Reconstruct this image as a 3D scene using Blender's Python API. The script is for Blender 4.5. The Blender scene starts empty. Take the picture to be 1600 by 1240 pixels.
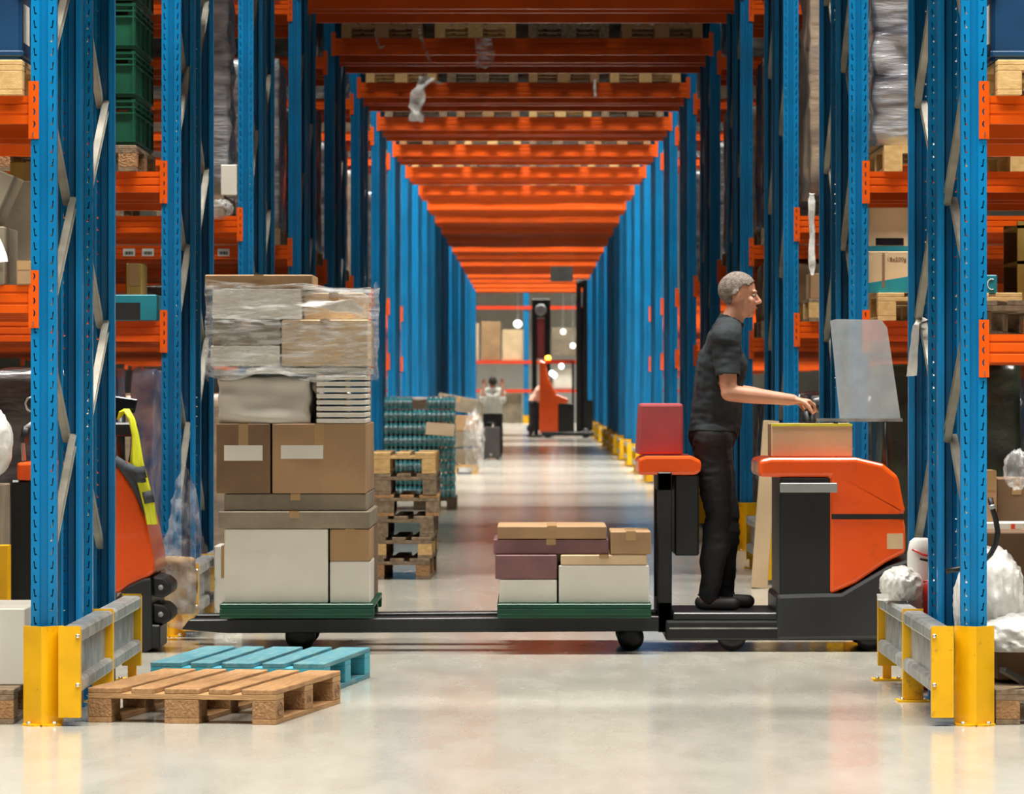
import bpy, bmesh, math, random
from mathutils import Vector, Matrix, noise
from mathutils.geometry import tessellate_polygon
R = math.radians
random.seed(7)
scn = bpy.context.scene
COL = scn.collection

# ------------------------------------------------------------------ camera
VX, HY, S1, Y1, HC = 831.0, 603.0, 380.0, 17.2, 1.392
FPX = S1 * Y1
cd = bpy.data.cameras.new('camera'); cam = bpy.data.objects.new('camera', cd); COL.objects.link(cam)
cam.location = (0, 0, HC); cam.rotation_euler = (R(90), 0, 0)
cd.sensor_width = 36; cd.lens = FPX * 36 / 1600
cd.shift_x = -(VX - 800) / 1600; cd.shift_y = -(620 - HY) / 1600
cd.clip_end = 400
cd.dof.use_dof = True; cd.dof.focus_distance = 19.0; cd.dof.aperture_fstop = 9.0
scn.camera = cam
def WX(px, r): return (px - VX) * r / S1
def WZ(py, r): return HC + (HY - py) * r / S1
def rowY(k): return Y1 * (1 + .353 * k)

# ------------------------------------------------------------------ materials
MAT = {}
def mat(name, col, rough=.5, metal=0., var=.12, vs=3., bump=0., bs=40., stretch=(1, 1, 1), col2=None,
        coat=0., emit=None, alpha=None, spots=0., spotcol=(.05, .04, .03), spot_s=2.5, sheen=0.):
    if name in MAT: return MAT[name]
    m = bpy.data.materials.new(name); m.use_nodes = True
    nt = m.node_tree; N = nt.nodes; L = nt.links
    b = N['Principled BSDF']; b.inputs['Roughness'].default_value = rough; b.inputs['Metallic'].default_value = metal
    b.inputs['Coat Weight'].default_value = coat
    if sheen: b.inputs['Sheen Weight'].default_value = sheen
    tc = N.new('ShaderNodeTexCoord'); mp = N.new('ShaderNodeMapping'); mp.inputs['Scale'].default_value = stretch
    L.new(tc.outputs['Object'], mp.inputs['Vector'])
    oi = N.new('ShaderNodeObjectInfo')
    ad = N.new('ShaderNodeVectorMath'); ad.operation = 'ADD'
    sc = N.new('ShaderNodeVectorMath'); sc.operation = 'SCALE'; sc.inputs[0].default_value = (37, 91, 53)
    L.new(oi.outputs['Random'], sc.inputs['Scale']); L.new(mp.outputs[0], ad.inputs[0]); L.new(sc.outputs[0], ad.inputs[1])
    nz = N.new('ShaderNodeTexNoise'); nz.inputs['Scale'].default_value = vs; nz.inputs['Detail'].default_value = 5
    L.new(ad.outputs[0], nz.inputs['Vector'])
    cr = N.new('ShaderNodeMix'); cr.data_type = 'RGBA'
    c2 = col2 or tuple(max(0, c * (1 - 2 * var)) for c in col)
    c1 = col if col2 else tuple(min(1, c * (1 + var)) for c in col)
    cr.inputs[6].default_value = (*c1, 1); cr.inputs[7].default_value = (*c2, 1)
    mr = N.new('ShaderNodeMapRange'); mr.inputs[1].default_value = .32; mr.inputs[2].default_value = .68
    L.new(nz.outputs['Fac'], mr.inputs[0]); L.new(mr.outputs[0], cr.inputs[0])
    out = cr.outputs[2]
    if spots:
        n2 = N.new('ShaderNodeTexNoise'); n2.inputs['Scale'].default_value = spot_s * 4; n2.inputs['Detail'].default_value = 8
        n2.inputs['Roughness'].default_value = .7
        L.new(ad.outputs[0], n2.inputs['Vector'])
        m2 = N.new('ShaderNodeMapRange'); m2.inputs[1].default_value = .59; m2.inputs[2].default_value = .66; m2.inputs[4].default_value = spots
        L.new(n2.outputs['Fac'], m2.inputs[0])
        x2 = N.new('ShaderNodeMix'); x2.data_type = 'RGBA'; x2.inputs[7].default_value = (*spotcol, 1)
        L.new(out, x2.inputs[6]); L.new(m2.outputs[0], x2.inputs[0]); out = x2.outputs[2]
    L.new(out, b.inputs['Base Color'])
    if bump:
        n3 = N.new('ShaderNodeTexNoise'); n3.inputs['Scale'].default_value = bs; n3.inputs['Detail'].default_value = 4
        L.new(ad.outputs[0], n3.inputs['Vector'])
        bp = N.new('ShaderNodeBump'); bp.inputs['Strength'].default_value = bump; bp.inputs['Distance'].default_value = .02
        L.new(n3.outputs['Fac'], bp.inputs['Height']); L.new(bp.outputs[0], b.inputs['Normal'])
    if emit:
        b.inputs['Emission Color'].default_value = (*emit[0], 1); b.inputs['Emission Strength'].default_value = emit[1]
    if alpha is not None:
        a0, a1 = alpha
        ma = N.new('ShaderNodeMapRange'); ma.inputs[1].default_value = .35; ma.inputs[2].default_value = .65
        ma.inputs[3].default_value = a0; ma.inputs[4].default_value = a1
        n4 = N.new('ShaderNodeTexNoise'); n4.inputs['Scale'].default_value = 14; n4.inputs['Detail'].default_value = 3
        L.new(ad.outputs[0], n4.inputs['Vector']); L.new(n4.outputs['Fac'], ma.inputs[0]); L.new(ma.outputs[0], b.inputs['Alpha'])
    MAT[name] = m; return m

BLUE = mat('rack_blue', (.0, .17, .40), .32, var=.10, vs=2)
ORANGE = mat('beam_orange', (.74, .092, .0), .34, var=.08, vs=2)
GALV = mat('galvanised', (.42, .44, .43), .38, metal=.55, var=.22, vs=9, bump=.05)
BRACE = mat('brace_zinc', (.29, .275, .225), .45, metal=.35, var=.18, vs=6)
YEL = mat('guard_yellow', (.80, .42, .0), .38, var=.08, vs=4, spots=.55, spot_s=1.6, spotcol=(.08, .05, .02))
STEEL = mat('bolt_steel', (.7, .7, .68), .25, metal=.9, var=.05)
WOOD = mat('pallet_wood', (.43, .235, .095), .7, var=.2, vs=7, stretch=(9, 1, 9), col2=(.26, .13, .05), bump=.25, bs=30, spots=.35, spotcol=(.14, .06, .02))
WOODX = mat('pallet_wood_cross', (.47, .27, .115), .7, var=.2, vs=7, stretch=(1, 9, 9), col2=(.30, .16, .06), bump=.25, bs=30)
CHIP = mat('chip_block', (.36, .20, .085), .8, vs=60, col2=(.25, .12, .045), bump=.5, bs=90)
OLDW = mat('old_wood', (.27, .19, .115), .8, vs=7, stretch=(4, 4, 4), col2=(.13, .085, .05), bump=.3, bs=40)
PALEW = mat('pale_wood', (.62, .41, .17), .7, vs=7, stretch=(3, 3, 6), col2=(.48, .29, .10), bump=.15, bs=40)
TEALW = mat('teal_painted_wood', (.03, .20, .27), .6, vs=5, stretch=(7, 1, 7), col2=(.12, .27, .29), bump=.25, bs=30, spots=.5, spotcol=(.42, .34, .22))
TEALB = mat('teal_painted_block', (.03, .28, .38), .6, vs=8, col2=(.05, .36, .46), bump=.2, bs=40, spots=.4, spotcol=(.45, .36, .22))
CARD = mat('cardboard', (.34, .205, .10), .75, var=.10, vs=3, bump=.05)
CARDL = mat('cardboard_light', (.60, .44, .26), .75, var=.08, vs=3, bump=.05)
CARDD = mat('cardboard_dark', (.19, .11, .055), .8, var=.15, vs=3, bump=.05)
CARDG = mat('cardboard_grey', (.22, .18, .125), .8, var=.15, vs=4, bump=.08)
CARDW = mat('carton_white', (.66, .63, .55), .6, var=.05, vs=3)
CARDY = mat('carton_ochre', (.40, .27, .06), .7, var=.1, vs=3)
PURP = mat('carton_plum', (.20, .09, .095), .6, var=.15, vs=4)
TAPE = mat('packing_tape', (.38, .24, .11), .3, var=.05)
PAPER = mat('paper_white', (.75, .74, .70), .6, var=.05)
TEAL = mat('carton_teal', (.008, .21, .27), .45, var=.12, vs=5)
GREENC = mat('crate_green', (.004, .072, .036), .38, var=.2, vs=4)
BLUEC = mat('crate_blue', (.004, .038, .105), .4, var=.2, vs=4)
GREENP = mat('pallet_green', (.0, .06, .028), .4, var=.1)
BLACK = mat('black_plastic', (.009, .010, .011), .42, var=.2, bump=.05)
DGREY = mat('dark_grey_metal', (.022, .025, .027), .38, var=.2)
GREY = mat('grey_plastic', (.30, .32, .32), .4, var=.1)
TRED = mat('truck_orange_red', (.83, .095, .008), .28, var=.05, vs=2, coat=.3, spots=.12)
TREDF = mat('truck_red', (.72, .05, .01), .35, var=.05)
FILM = mat('stretch_film', (.86, .88, .88), .14, var=.05, alpha=(.04, .55), bump=.7, bs=10, stretch=(.6, .6, 3.2))
FILMW = mat('white_film', (.80, .79, .75), .28, var=.08, bump=.6, bs=14, alpha=(.75, 1.0))
WRAP = mat('wrapped_goods_silver', (.46, .46, .47), .16, metal=.15, vs=3, stretch=(1, 1, 5), col2=(.10, .10, .12), bump=1.0, bs=4.5, coat=.6)
WRAPD = mat('wrapped_goods_dark', (.10, .085, .08), .25, vs=4, col2=(.02, .018, .02), bump=.5, bs=8, coat=.4, stretch=(1, 1, 3))
WRAPT = mat('wrapped_goods_tan', (.42, .32, .22), .35, vs=3, col2=(.20, .16, .13), bump=.4, bs=8, coat=.3, stretch=(1, 1, 3))
WRAPP = mat('wrapped_goods_pink', (.42, .30, .32), .3, vs=9, col2=(.07, .12, .24), bump=.5, bs=9, coat=.4)
WRAPG = mat('wrapped_goods_green', (.05, .075, .045), .3, vs=6, col2=(.012, .014, .012), bump=.5, bs=9, coat=.3)
SKIN = mat('skin', (.56, .27, .17), .5, var=.06, vs=9)
HAIR = mat('grey_hair', (.20, .16, .13), .7, var=.25, vs=60, bump=.4, bs=160)
HAIRD = mat('brown_hair', (.05, .03, .02), .6, var=.25, vs=60, bump=.4, bs=160)
CLOTH = mat('black_cotton', (.010, .016, .020), .85, var=.25, vs=5, bump=.25, bs=14)
TROUS = mat('dark_trousers', (.011, .011, .013), .85, var=.3, vs=5, bump=.25, bs=14)
SHOE = mat('shoe_leather', (.04, .035, .03), .5, var=.2)
SOLE = mat('shoe_sole', (.5, .5, .47), .6)
WSHIRT = mat('white_shirt', (.72, .71, .65), .8, var=.06, bump=.2, bs=14)
PSHIRT = mat('pink_shirt', (.74, .42, .31), .8, var=.06, bump=.2, bs=14)
EYEW = mat('eye_white', (.42, .38, .36), .35); EYEB = mat('eye_iris', (.03, .02, .015), .2)
LIP = mat('lips', (.42, .15, .11), .45)
HIVIS = mat('strap_yellow', (.72, .76, .02), .5, var=.1, vs=10)
JACKET = mat('jacket_grey', (.05, .06, .075), .8, var=.3, vs=8, bump=.3, bs=20)
REDX = mat('extinguisher_red', (.50, .02, .015), .25, coat=.5, var=.05)
REDT = mat('red_panel', (.40, .07, .08), .4, var=.1)
WATER = mat('bottle_teal', (.05, .44, .52), .14, vs=16, col2=(.16, .58, .62), coat=.5)
LABW = mat('bottle_label', (.60, .72, .72), .35, vs=40, col2=(.06, .32, .40))
CAPR = mat('bottle_cap', (.55, .30, .33), .4)
WALLM = mat('wall_panel', (.52, .52, .47), .6, var=.04)
WALLD = mat('wall_side', (.16, .16, .15), .7, var=.04)
CEILM = mat('ceiling_panel', (.12, .12, .12), .8, var=.05)
AMBER = mat('amber_lamp', (.9, .4, .02), .3, emit=((1, .45, .03), 9))
HEADL = mat('head_lamp', (.8, .9, 1), .3, emit=((.75, .95, 1), 6))
LAMPM = mat('lamp_white', (.9, .9, .9), .3, emit=((1, 1, .96), 2.2))
SCREEN = mat('screen_black', (.01, .012, .016), .12, var=.1)
FROST = mat('frosted_panel', (.72, .80, .84), .25, var=.04, alpha=(.42, .50))
FILM2 = mat('loose_clear_film', (.86, .88, .88), .12, var=.05, alpha=(.05, .34), bump=.3, bs=9)

def floor_mat():
    m = bpy.data.materials.new('floor_concrete'); m.use_nodes = True
    nt = m.node_tree; N = nt.nodes; L = nt.links; b = N['Principled BSDF']
    tc = N.new('ShaderNodeTexCoord')
    def nz(sc, st, d=6, ro=.6):
        mp = N.new('ShaderNodeMapping'); mp.inputs['Scale'].default_value = st; L.new(tc.outputs['Object'], mp.inputs[0])
        n = N.new('ShaderNodeTexNoise'); n.inputs['Scale'].default_value = sc; n.inputs['Detail'].default_value = d
        n.inputs['Roughness'].default_value = ro; L.new(mp.outputs[0], n.inputs[0]); return n
    a = nz(.9, (1, .35, 1)); c = nz(5, (1, .25, 1)); s = nz(7, (.35, 1.6, 1), 9, .75)
    mx = N.new('ShaderNodeMix'); mx.data_type = 'RGBA'
    mx.inputs[6].default_value = (.47, .445, .375, 1); mx.inputs[7].default_value = (.375, .37, .33, 1)
    L.new(a.outputs['Fac'], mx.inputs[0])
    m2 = N.new('ShaderNodeMix'); m2.data_type = 'RGBA'; m2.blend_type = 'MULTIPLY'; m2.inputs[0].default_value = .28
    cr = N.new('ShaderNodeValToRGB'); cr.color_ramp.elements[0].position = .3; cr.color_ramp.elements[1].position = .7
    cr.color_ramp.elements[0].color = (.7, .68, .62, 1)
    L.new(c.outputs['Fac'], cr.inputs[0]); L.new(mx.outputs[2], m2.inputs[6]); L.new(cr.outputs[0], m2.inputs[7])
    # pale scuffs
    mr = N.new('ShaderNodeMapRange'); mr.inputs[1].default_value = .66; mr.inputs[2].default_value = .74; mr.inputs[4].default_value = .6
    L.new(s.outputs['Fac'], mr.inputs[0])
    m3 = N.new('ShaderNodeMix'); m3.data_type = 'RGBA'; m3.inputs[7].default_value = (.60, .60, .56, 1)
    L.new(mr.outputs[0], m3.inputs[0]); L.new(m2.outputs[2], m3.inputs[6]); L.new(m3.outputs[2], b.inputs['Base Color'])
    rr = N.new('ShaderNodeMapRange'); rr.inputs[3].default_value = .10; rr.inputs[4].default_value = .24
    L.new(c.outputs['Fac'], rr.inputs[0]); L.new(rr.outputs[0], b.inputs['Roughness'])
    bp = N.new('ShaderNodeBump'); bp.inputs['Strength'].default_value = .04; bp.inputs['Distance'].default_value = .01
    L.new(c.outputs['Fac'], bp.inputs['Height']); L.new(bp.outputs[0], b.inputs['Normal'])
    return m
FLOORM = floor_mat()

# ------------------------------------------------------------------ mesh helpers
class MB:
    def __init__(s): s.v = []; s.f = []; s.sm = []
    def add(s, vs, fs, smooth=False):
        o = len(s.v); s.v += [tuple(v) for v in vs]
        for f in fs: s.f.append(tuple(i + o for i in f)); s.sm.append(smooth)
        return s
    def box(s, x0, x1, y0, y1, z0, z1):
        return s.add([(x, y, z) for z in (z0, z1) for x, y in ((x0, y0), (x1, y0), (x1, y1), (x0, y1))],
                     [(0, 3, 2, 1), (4, 5, 6, 7), (0, 1, 5, 4), (1, 2, 6, 5), (2, 3, 7, 6), (3, 0, 4, 7)])
    def obox(s, p0, p1, w, h, up=(0, 0, 1)):
        p0 = Vector(p0); p1 = Vector(p1); d = (p1 - p0).normalized(); u = Vector(up)
        sd = d.cross(u)
        if sd.length < 1e-4: sd = d.cross(Vector((0, 1, 0)))
        sd.normalize(); u = sd.cross(d)
        vs = [p + sd * a * w / 2 + u * b * h / 2 for p in (p0, p1) for a, b in ((-1, -1), (1, -1), (1, 1), (-1, 1))]
        return s.add(vs, [(0, 1, 2, 3), (7, 6, 5, 4), (0, 4, 5, 1), (1, 5, 6, 2), (2, 6, 7, 3), (3, 7, 4, 0)])
    def prism(s, poly, a, b, axis='y', smooth=False):
        n = len(poly)
        def P(p, t):
            return {'y': (p[0], t, p[1]), 'x': (t, p[0], p[1]), 'z': (p[0], p[1], t)}[axis]
        vs = [P(p, a) for p in poly] + [P(p, b) for p in poly]
        fs = [(i, (i + 1) % n, n + (i + 1) % n, n + i) for i in range(n)] + [tuple(range(n - 1, -1, -1)), tuple(range(n, 2 * n))]
        return s.add(vs, fs, smooth)
    def tube(s, pts, r, n=8, closed=True):
        pts = [Vector(p) for p in pts]; rs = r if isinstance(r, (list, tuple)) else [r] * len(pts)
        vs = []; fs = []; prev = None
        for i, p in enumerate(pts):
            d = (pts[min(i + 1, len(pts) - 1)] - pts[max(i - 1, 0)]).normalized()
            if prev is None:
                a = d.cross(Vector((0, 0, 1)))
                if a.length < .01: a = d.cross(Vector((1, 0, 0)))
            else: a = prev - d * prev.dot(d)
            a.normalize(); prev = a; b = d.cross(a)
            vs += [p + (a * math.cos(t) + b * math.sin(t)) * rs[i] for t in [2 * math.pi * k / n for k in range(n)]]
        for i in range(len(pts) - 1):
            for k in range(n):
                fs.append((i * n + k, i * n + (k + 1) % n, (i + 1) * n + (k + 1) % n, (i + 1) * n + k))
        if closed: fs += [tuple(range(n - 1, -1, -1)), tuple(range((len(pts) - 1) * n, len(pts) * n))]
        return s.add(vs, fs, True)
    def lathe(s, prof, c=(0, 0, 0), n=20, axis='z'):
        vs = []; fs = []
        for r, z in prof:
            for k in range(n):
                t = 2 * math.pi * k / n; x, y = r * math.cos(t), r * math.sin(t)
                p = {'z': (x, y, z), 'y': (x, z, y), 'x': (z, x, y)}[axis]
                vs.append((c[0] + p[0], c[1] + p[1], c[2] + p[2]))
        for i in range(len(prof) - 1):
            for k in range(n): fs.append((i * n + k, i * n + (k + 1) % n, (i + 1) * n + (k + 1) % n, (i + 1) * n + k))
        fs += [tuple(range(n - 1, -1, -1)), tuple(range((len(prof) - 1) * n, len(prof) * n))]
        return s.add(vs, fs, True)
    def ell(s, c, rx, ry, rz, M=None, nu=14, nv=10):
        vs = []; fs = []
        for j in range(nv + 1):
            ph = math.pi * j / nv
            for i in range(nu):
                t = 2 * math.pi * i / nu
                p = Vector((rx * math.sin(ph) * math.cos(t), ry * math.sin(ph) * math.sin(t), rz * math.cos(ph)))
                if M: p = M @ p
                vs.append(tuple(Vector(c) + p))
        for j in range(nv):
            for i in range(nu): fs.append((j * nu + i, (j + 1) * nu + i, (j + 1) * nu + (i + 1) % nu, j * nu + (i + 1) % nu))
        return s.add(vs, fs, True)
    def mesh(s, name, bevel=0, seg=1):
        me = bpy.data.meshes.new(name); me.from_pydata(s.v, [], s.f)
        me.polygons.foreach_set('use_smooth', s.sm)
        bm = bmesh.new(); bm.from_mesh(me)
        bmesh.ops.recalc_face_normals(bm, faces=bm.faces)
        if bevel:
            eds = [e for e in bm.edges if len(e.link_faces) == 2 and e.calc_face_angle(0) > .5]
            bmesh.ops.bevel(bm, geom=eds, offset=bevel, segments=seg, affect='EDGES', profile=.5)
        bm.to_mesh(me); bm.free(); return me
    def build(s, name, m, parent=None, bevel=0, seg=1, loc=None):
        me = s.mesh(name, bevel, seg); me.materials.append(m)
        return link(name, me, parent, loc)

def link(name, me, parent=None, loc=None):
    o = bpy.data.objects.new(name, me); COL.objects.link(o)
    if parent is not None: o.parent = parent
    if loc is not None: o.location = loc
    return o
def tag(o, label, cat, group=None, kind=None):
    if label: o['label'] = label
    if cat: o['category'] = cat
    if group: o['group'] = group
    if kind: o['kind'] = kind
    return o
def thing(name, label, cat, loc=(0, 0, 0), rz=0, group=None, kind=None):
    o = bpy.data.objects.new(name, None); COL.objects.link(o); o.empty_display_size = .1
    o.location = loc; o.rotation_euler = (0, 0, rz)
    return tag(o, label, cat, group, kind)
def copy_tree(o, parent=None):
    c = o.copy(); COL.objects.link(c); c.parent = parent
    for ch in list(o.children): copy_tree(ch, c)
    return c
def struct(name, mb, m):
    o = mb.build(name, m); o['kind'] = 'structure'; return o
def text_mesh(txt, size, m, parent, loc, rot, name='lettering', depth=.0008):
    cu = bpy.data.curves.new(name, 'FONT'); cu.body = txt; cu.size = size; cu.align_x = 'CENTER'; cu.align_y = 'CENTER'; cu.extrude = depth
    t = bpy.data.objects.new(name, cu); COL.objects.link(t)
    dg = bpy.context.evaluated_depsgraph_get(); dg.update()
    me = bpy.data.meshes.new_from_object(t.evaluated_get(dg)); bpy.data.objects.remove(t); me.materials.clear(); me.materials.append(m)
    o = link(name, me, parent, loc); o.rotation_euler = rot; return o

# ------------------------------------------------------------------ room
NR = 22
YEND = rowY(NR - 1) + 2.6
struct('floor', MB().box(-26, 26, -4, 175, -.2, 0), FLOORM)
struct('ceiling', MB().box(-26, 26, -4, 175, 11, 11.2), CEILM)
struct('wall_left', MB().box(-26.2, -26, -4, 175, 0, 11), WALLD)
struct('wall_right', MB().box(26, 26.2, -4, 175, 0, 11), WALLD)
struct('wall_back', MB().box(-26, 26, 161, 161.2, 0, 11), WALLM)

ORD = ['nearest', 'second', 'third', 'fourth', 'fifth', 'sixth', 'seventh', 'eighth', 'ninth', 'tenth', 'eleventh', 'twelfth',
       'thirteenth', 'fourteenth', 'fifteenth', 'sixteenth', 'seventeenth', 'eighteenth', 'nineteenth', 'twentieth', 'twenty-first', 'farthest']

# ------------------------------------------------------------------ upright profile
UW, UD, UH, PIT = .105, .082, 6.6, .057
def upright_mesh():
    mb = MB(); n = int(UH / PIT)
    h = UW / 2
    slot = [(.0105, .045), (.0165, .045), (.0180, .0205), (.0245, .0185), (.0245, .0135), (.0150, .0125)]
    dia = [(.026 + .0035 * math.cos(a), .03 + .0035 * math.sin(a)) for a in [R(60 * k) for k in range(6)]]
    def strip(width, hole, fn):
        outer = [(0, 0), (width, 0), (width, PIT), (0, PIT)]
        pts = outer + hole
        tris = tessellate_polygon([[Vector((a, b, 0)) for a, b in outer], [Vector((a, b, 0)) for a, b in hole]])
        for i in range(n): mb.add([fn(a, b + i * PIT) for a, b in pts], tris)
    strip(.0345, slot, lambda a, b: (-h + a, 0, b))
    strip(.0345, slot, lambda a, b: (h - a, 0, b))
    strip(.056, dia, lambda a, b: (-h, a, b))
    strip(.056, dia, lambda a, b: (h, a, b))
    H = n * PIT
    def sheet(x0, y0, x1, y1): mb.add([(x0, y0, 0), (x1, y1, 0), (x1, y1, H), (x0, y0, H)], [(0, 1, 2, 3)])
    sheet(-h + .0345, 0, -.013, .014); sheet(-.013, .014, .013, .014); sheet(.013, .014, h - .0345, 0)
    for s in (-1, 1):
        sheet(s * h, .056, s * .037, .064); sheet(s * .037, .064, s * .037, UD); sheet(s * .037, UD, s * .027, UD)
    me = bpy.data.meshes.new('upright'); me.from_pydata(mb.v, [], mb.f)
    bm = bmesh.new(); bm.from_mesh(me); bmesh.ops.remove_doubles(bm, verts=bm.verts, dist=.00005); bm.to_mesh(me); bm.free()
    me.materials.append(BLUE); return me
UPR = upright_mesh()
FD = 1.05     # frame depth
NODE = [.65 + .515 * i for i in range(11)]     # brace nodes alternately on outer / inner upright
def brace_mesh():
    # C channel running from (0, .07, 0) to (0, FD-.07, .515)
    mb = MB(); p0 = Vector((0, .06, 0)); p1 = Vector((0, FD - .06, .515))
    d = (p1 - p0).normalized(); nrm = Vector((0, -d.z, d.y))
    for a, b, c, e in ((-.0225, .0225, -.0015, .0015), (-.0225, -.0195, 0, .03), (.0195, .0225, 0, .03)):
        vs = [p + nrm * q + Vector((w, 0, 0)) for p in (p0, p1) for q, w in ((a, c), (b, c), (b, e), (a, e))]
        mb.add(vs, [(0, 1, 2, 3), (7, 6, 5, 4), (0, 4, 5, 1), (1, 5, 6, 2), (2, 6, 7, 3), (3, 7, 4, 0)])
    me = mb.mesh('brace'); me.materials.append(BRACE); return me
BRM = brace_mesh()
mb = MB()
for i in range(10):
    y0, y1 = (.06, FD - .06) if i % 2 == 0 else (FD - .06, .06)
    mb.obox((0, y0, NODE[i]), (0, y1, NODE[i + 1]), .03, .045, up=(1, 0, 0))
BRALL = mb.mesh('bracing'); BRALL.materials.append(BRACE)
FOOT = MB().box(-.07, .07, -.03, .11, 0, .008).mesh('foot_plate'); FOOT.materials.append(BLUE)

def frame(x, y, rot, detail, label):
    """rot False: open frame seen with its brace starting at the front upright; True: turned round (back frame)"""
    t = thing('upright_frame', label, 'rack frame', (x, y + (FD if rot else 0), 0), math.pi if rot else 0, 'blue rack frames along the tunnel')
    a = link('upright', UPR, t); b = link('upright', UPR, t); b.location = (0, FD, 0); b.rotation_euler = (0, 0, math.pi)
    if detail:
        for i in range(10):
            o = link('brace', BRM, t)
            if i % 2 == 0: o.location = (0, 0, NODE[i])
            else: o.location = (0, FD, NODE[i]); o.rotation_euler = (0, 0, math.pi)
        for yy, rr in ((0, 0), (FD, math.pi)):
            o = link('foot_plate', FOOT, t); o.location = (0, yy, 0); o.rotation_euler = (0, 0, rr)
    else:
        link('bracing', BRALL, t)
    return t
XL, XR = -1.955, 1.766          # inner faces of the tunnel
XLc, XRc = XL - UW / 2, XR + UW / 2
F2 = 1.40
for k in range(NR):
    for sx, nm in ((XLc, 'left'), (XRc, 'right')):
        for rot, dy, nn in ((False, 0, 'front'), (True, F2, 'back')):
            frame(sx, rowY(k) + dy, rot, k < 5, f'blue slotted upright frame, {nn} frame {nm} of the tunnel in the {ORD[k]} rack row')

# ------------------------------------------------------------------ beams
def beam_mesh(L, H):
    g = .005
    prof = [(0, 0), (0, .27 * H), (g, .30 * H), (g, .36 * H), (0, .39 * H), (0, .66 * H), (g, .69 * H), (g, .74 * H), (0, .77 * H), (0, H), (.045, H), (.045, 0)]
    me = MB().prism(prof, -L / 2, L / 2, 'x').mesh('shelf_beam'); me.materials.append(ORANGE); return me
def conn_mesh(H):
    # front leg x in [-.009,.033] relative to the upright's edge (x = 0), beam towards -x
    mb = MB(); T = .237; z0 = H + .06 - T
    n = 4; cell = (T - .035) / n
    hole = [(.020, .010), (.026, .016), (.029, .026), (.026, .036), (.018, .041), (.021, .033), (.022, .026), (.020, .018)]
    hole = [(a, b * cell / .0505) for a, b in hole]
    outer = [(0, 0), (.042, 0), (.042, cell), (0, cell)]
    tris = tessellate_polygon([[Vector((a, b, 0)) for a, b in outer], [Vector((a, b, 0)) for a, b in hole]])
    for i in range(n):
        mb.add([(-.009 + a, -.006, z0 + .035 + b + i * cell) for a, b in outer + hole], tris)
    mb.box(-.009, .033, -.006, -.0035, z0, z0 + .035)
    mb.box(-.009, -.005, -.006, .05, z0, z0 + T)
    mb.box(-.009, .033, -.006, -.0005, z0 + T - .003, z0 + T)
    mb.box(.031, .033, -.006, -.0005, z0, z0 + T)
    me = mb.mesh('connector'); me.materials.append(ORANGE)
    pin = MB().box(.008, .012, -.011, -.006, z0 + .008, z0 + .028).mesh('safety_pin'); pin.materials.append(STEEL)
    return me, pin
BL = XR - XL
BM, BMH = beam_mesh(BL - .018, .115), beam_mesh(BL - .018, .165)
CN, PINM = conn_mesh(.115); CNH, PINH = conn_mesh(.165)
def beam(xc, y, ztop, back, header, label, lod=0):
    H = .165 if header else .115
    t = thing('rack_beam', label, 'rack beam', (xc, y, ztop - H), math.pi if back else 0, 'orange rack beams')  # horizontal load beam of the rack, hooked onto the upright frames
    link('bar', BMH if header else BM, t)
    if lod < 2:
        for s in (-1, 1):
            # connector at end x = s*BL/2; mesh drawn for beam on the left of an upright (upright at +x)
            o = link('connector', CNH if header else CN, t); o.location = (s * BL / 2, 0, 0)
            if s < 0: o.scale = (-1, 1, 1)
            if lod == 0: link('safety_pin', PINH if header else PINM, o)
    return t
LV = {'A': 2.585, 'B': 1.80, 'C': 4.655}
def levelB(k, side):
    return {(0, 'left'): 1.808, (0, 'right'): 1.605, (1, 'left'): 1.755, (1, 'right'): 1.755, (2, 'right'): 1.845, (2, 'left'): 1.80}.get((k, side), 1.80)
XC = (XL + XR) / 2
OUT = BL / 2 + UW + BL / 2
FW = [('front', 0, False), ('second', FD, True), ('third', F2, False), ('rear', F2 + FD, True)]
for k in range(NR):
    lod = 0 if k < 4 else (1 if k < 9 else 2)
    if True:
        for nn, dy, bk in FW:
            beam(XC, rowY(k) + dy, 4.84, bk, True, f'tall orange beam overhead across the tunnel, {nn} beam of the {ORD[k]} rack row', lod)
    for sgn, side in ((-1, 'left'), (1, 'right')):
        for lv in ('A', 'B', 'C'):
            if lv == 'C' and k > 7: continue
            z = levelB(k, side) if lv == 'B' else LV[lv]
            for i, (nn, dy, bk) in enumerate(FW):
                if k > 7 and i > 0: continue
                lvn = {'A': 'upper shelf', 'B': 'middle shelf', 'C': 'top shelf'}[lv]
                beam(XC + sgn * OUT, rowY(k) + dy, z, bk, False, f'orange {lvn} beam, {nn} beam {side} of the tunnel in the {ORD[k]} row', lod)
# white barcode stickers on the fourth row's left upper shelf beam are parts of that beam
for o in [o for o in COL.objects if o.get('label') == 'orange upper shelf beam, front beam left of the tunnel in the fourth row']:
    for i in range(6):
        s = MB().box(-.05, .05, -.0025, -.0003, .022, .085); s.add([], [])
        st = s.build('sticker', PAPER, o, loc=(BL / 2 - .55 - i * .16, 0, 0))
        bars = MB()
        for j in range(9): bars.box(-.038 + j * .008, -.034 + j * .008 + .002 * (j % 3), -.0035, -.0026, .034, .062)
        bars.build('barcode', BLACK, st)

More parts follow.
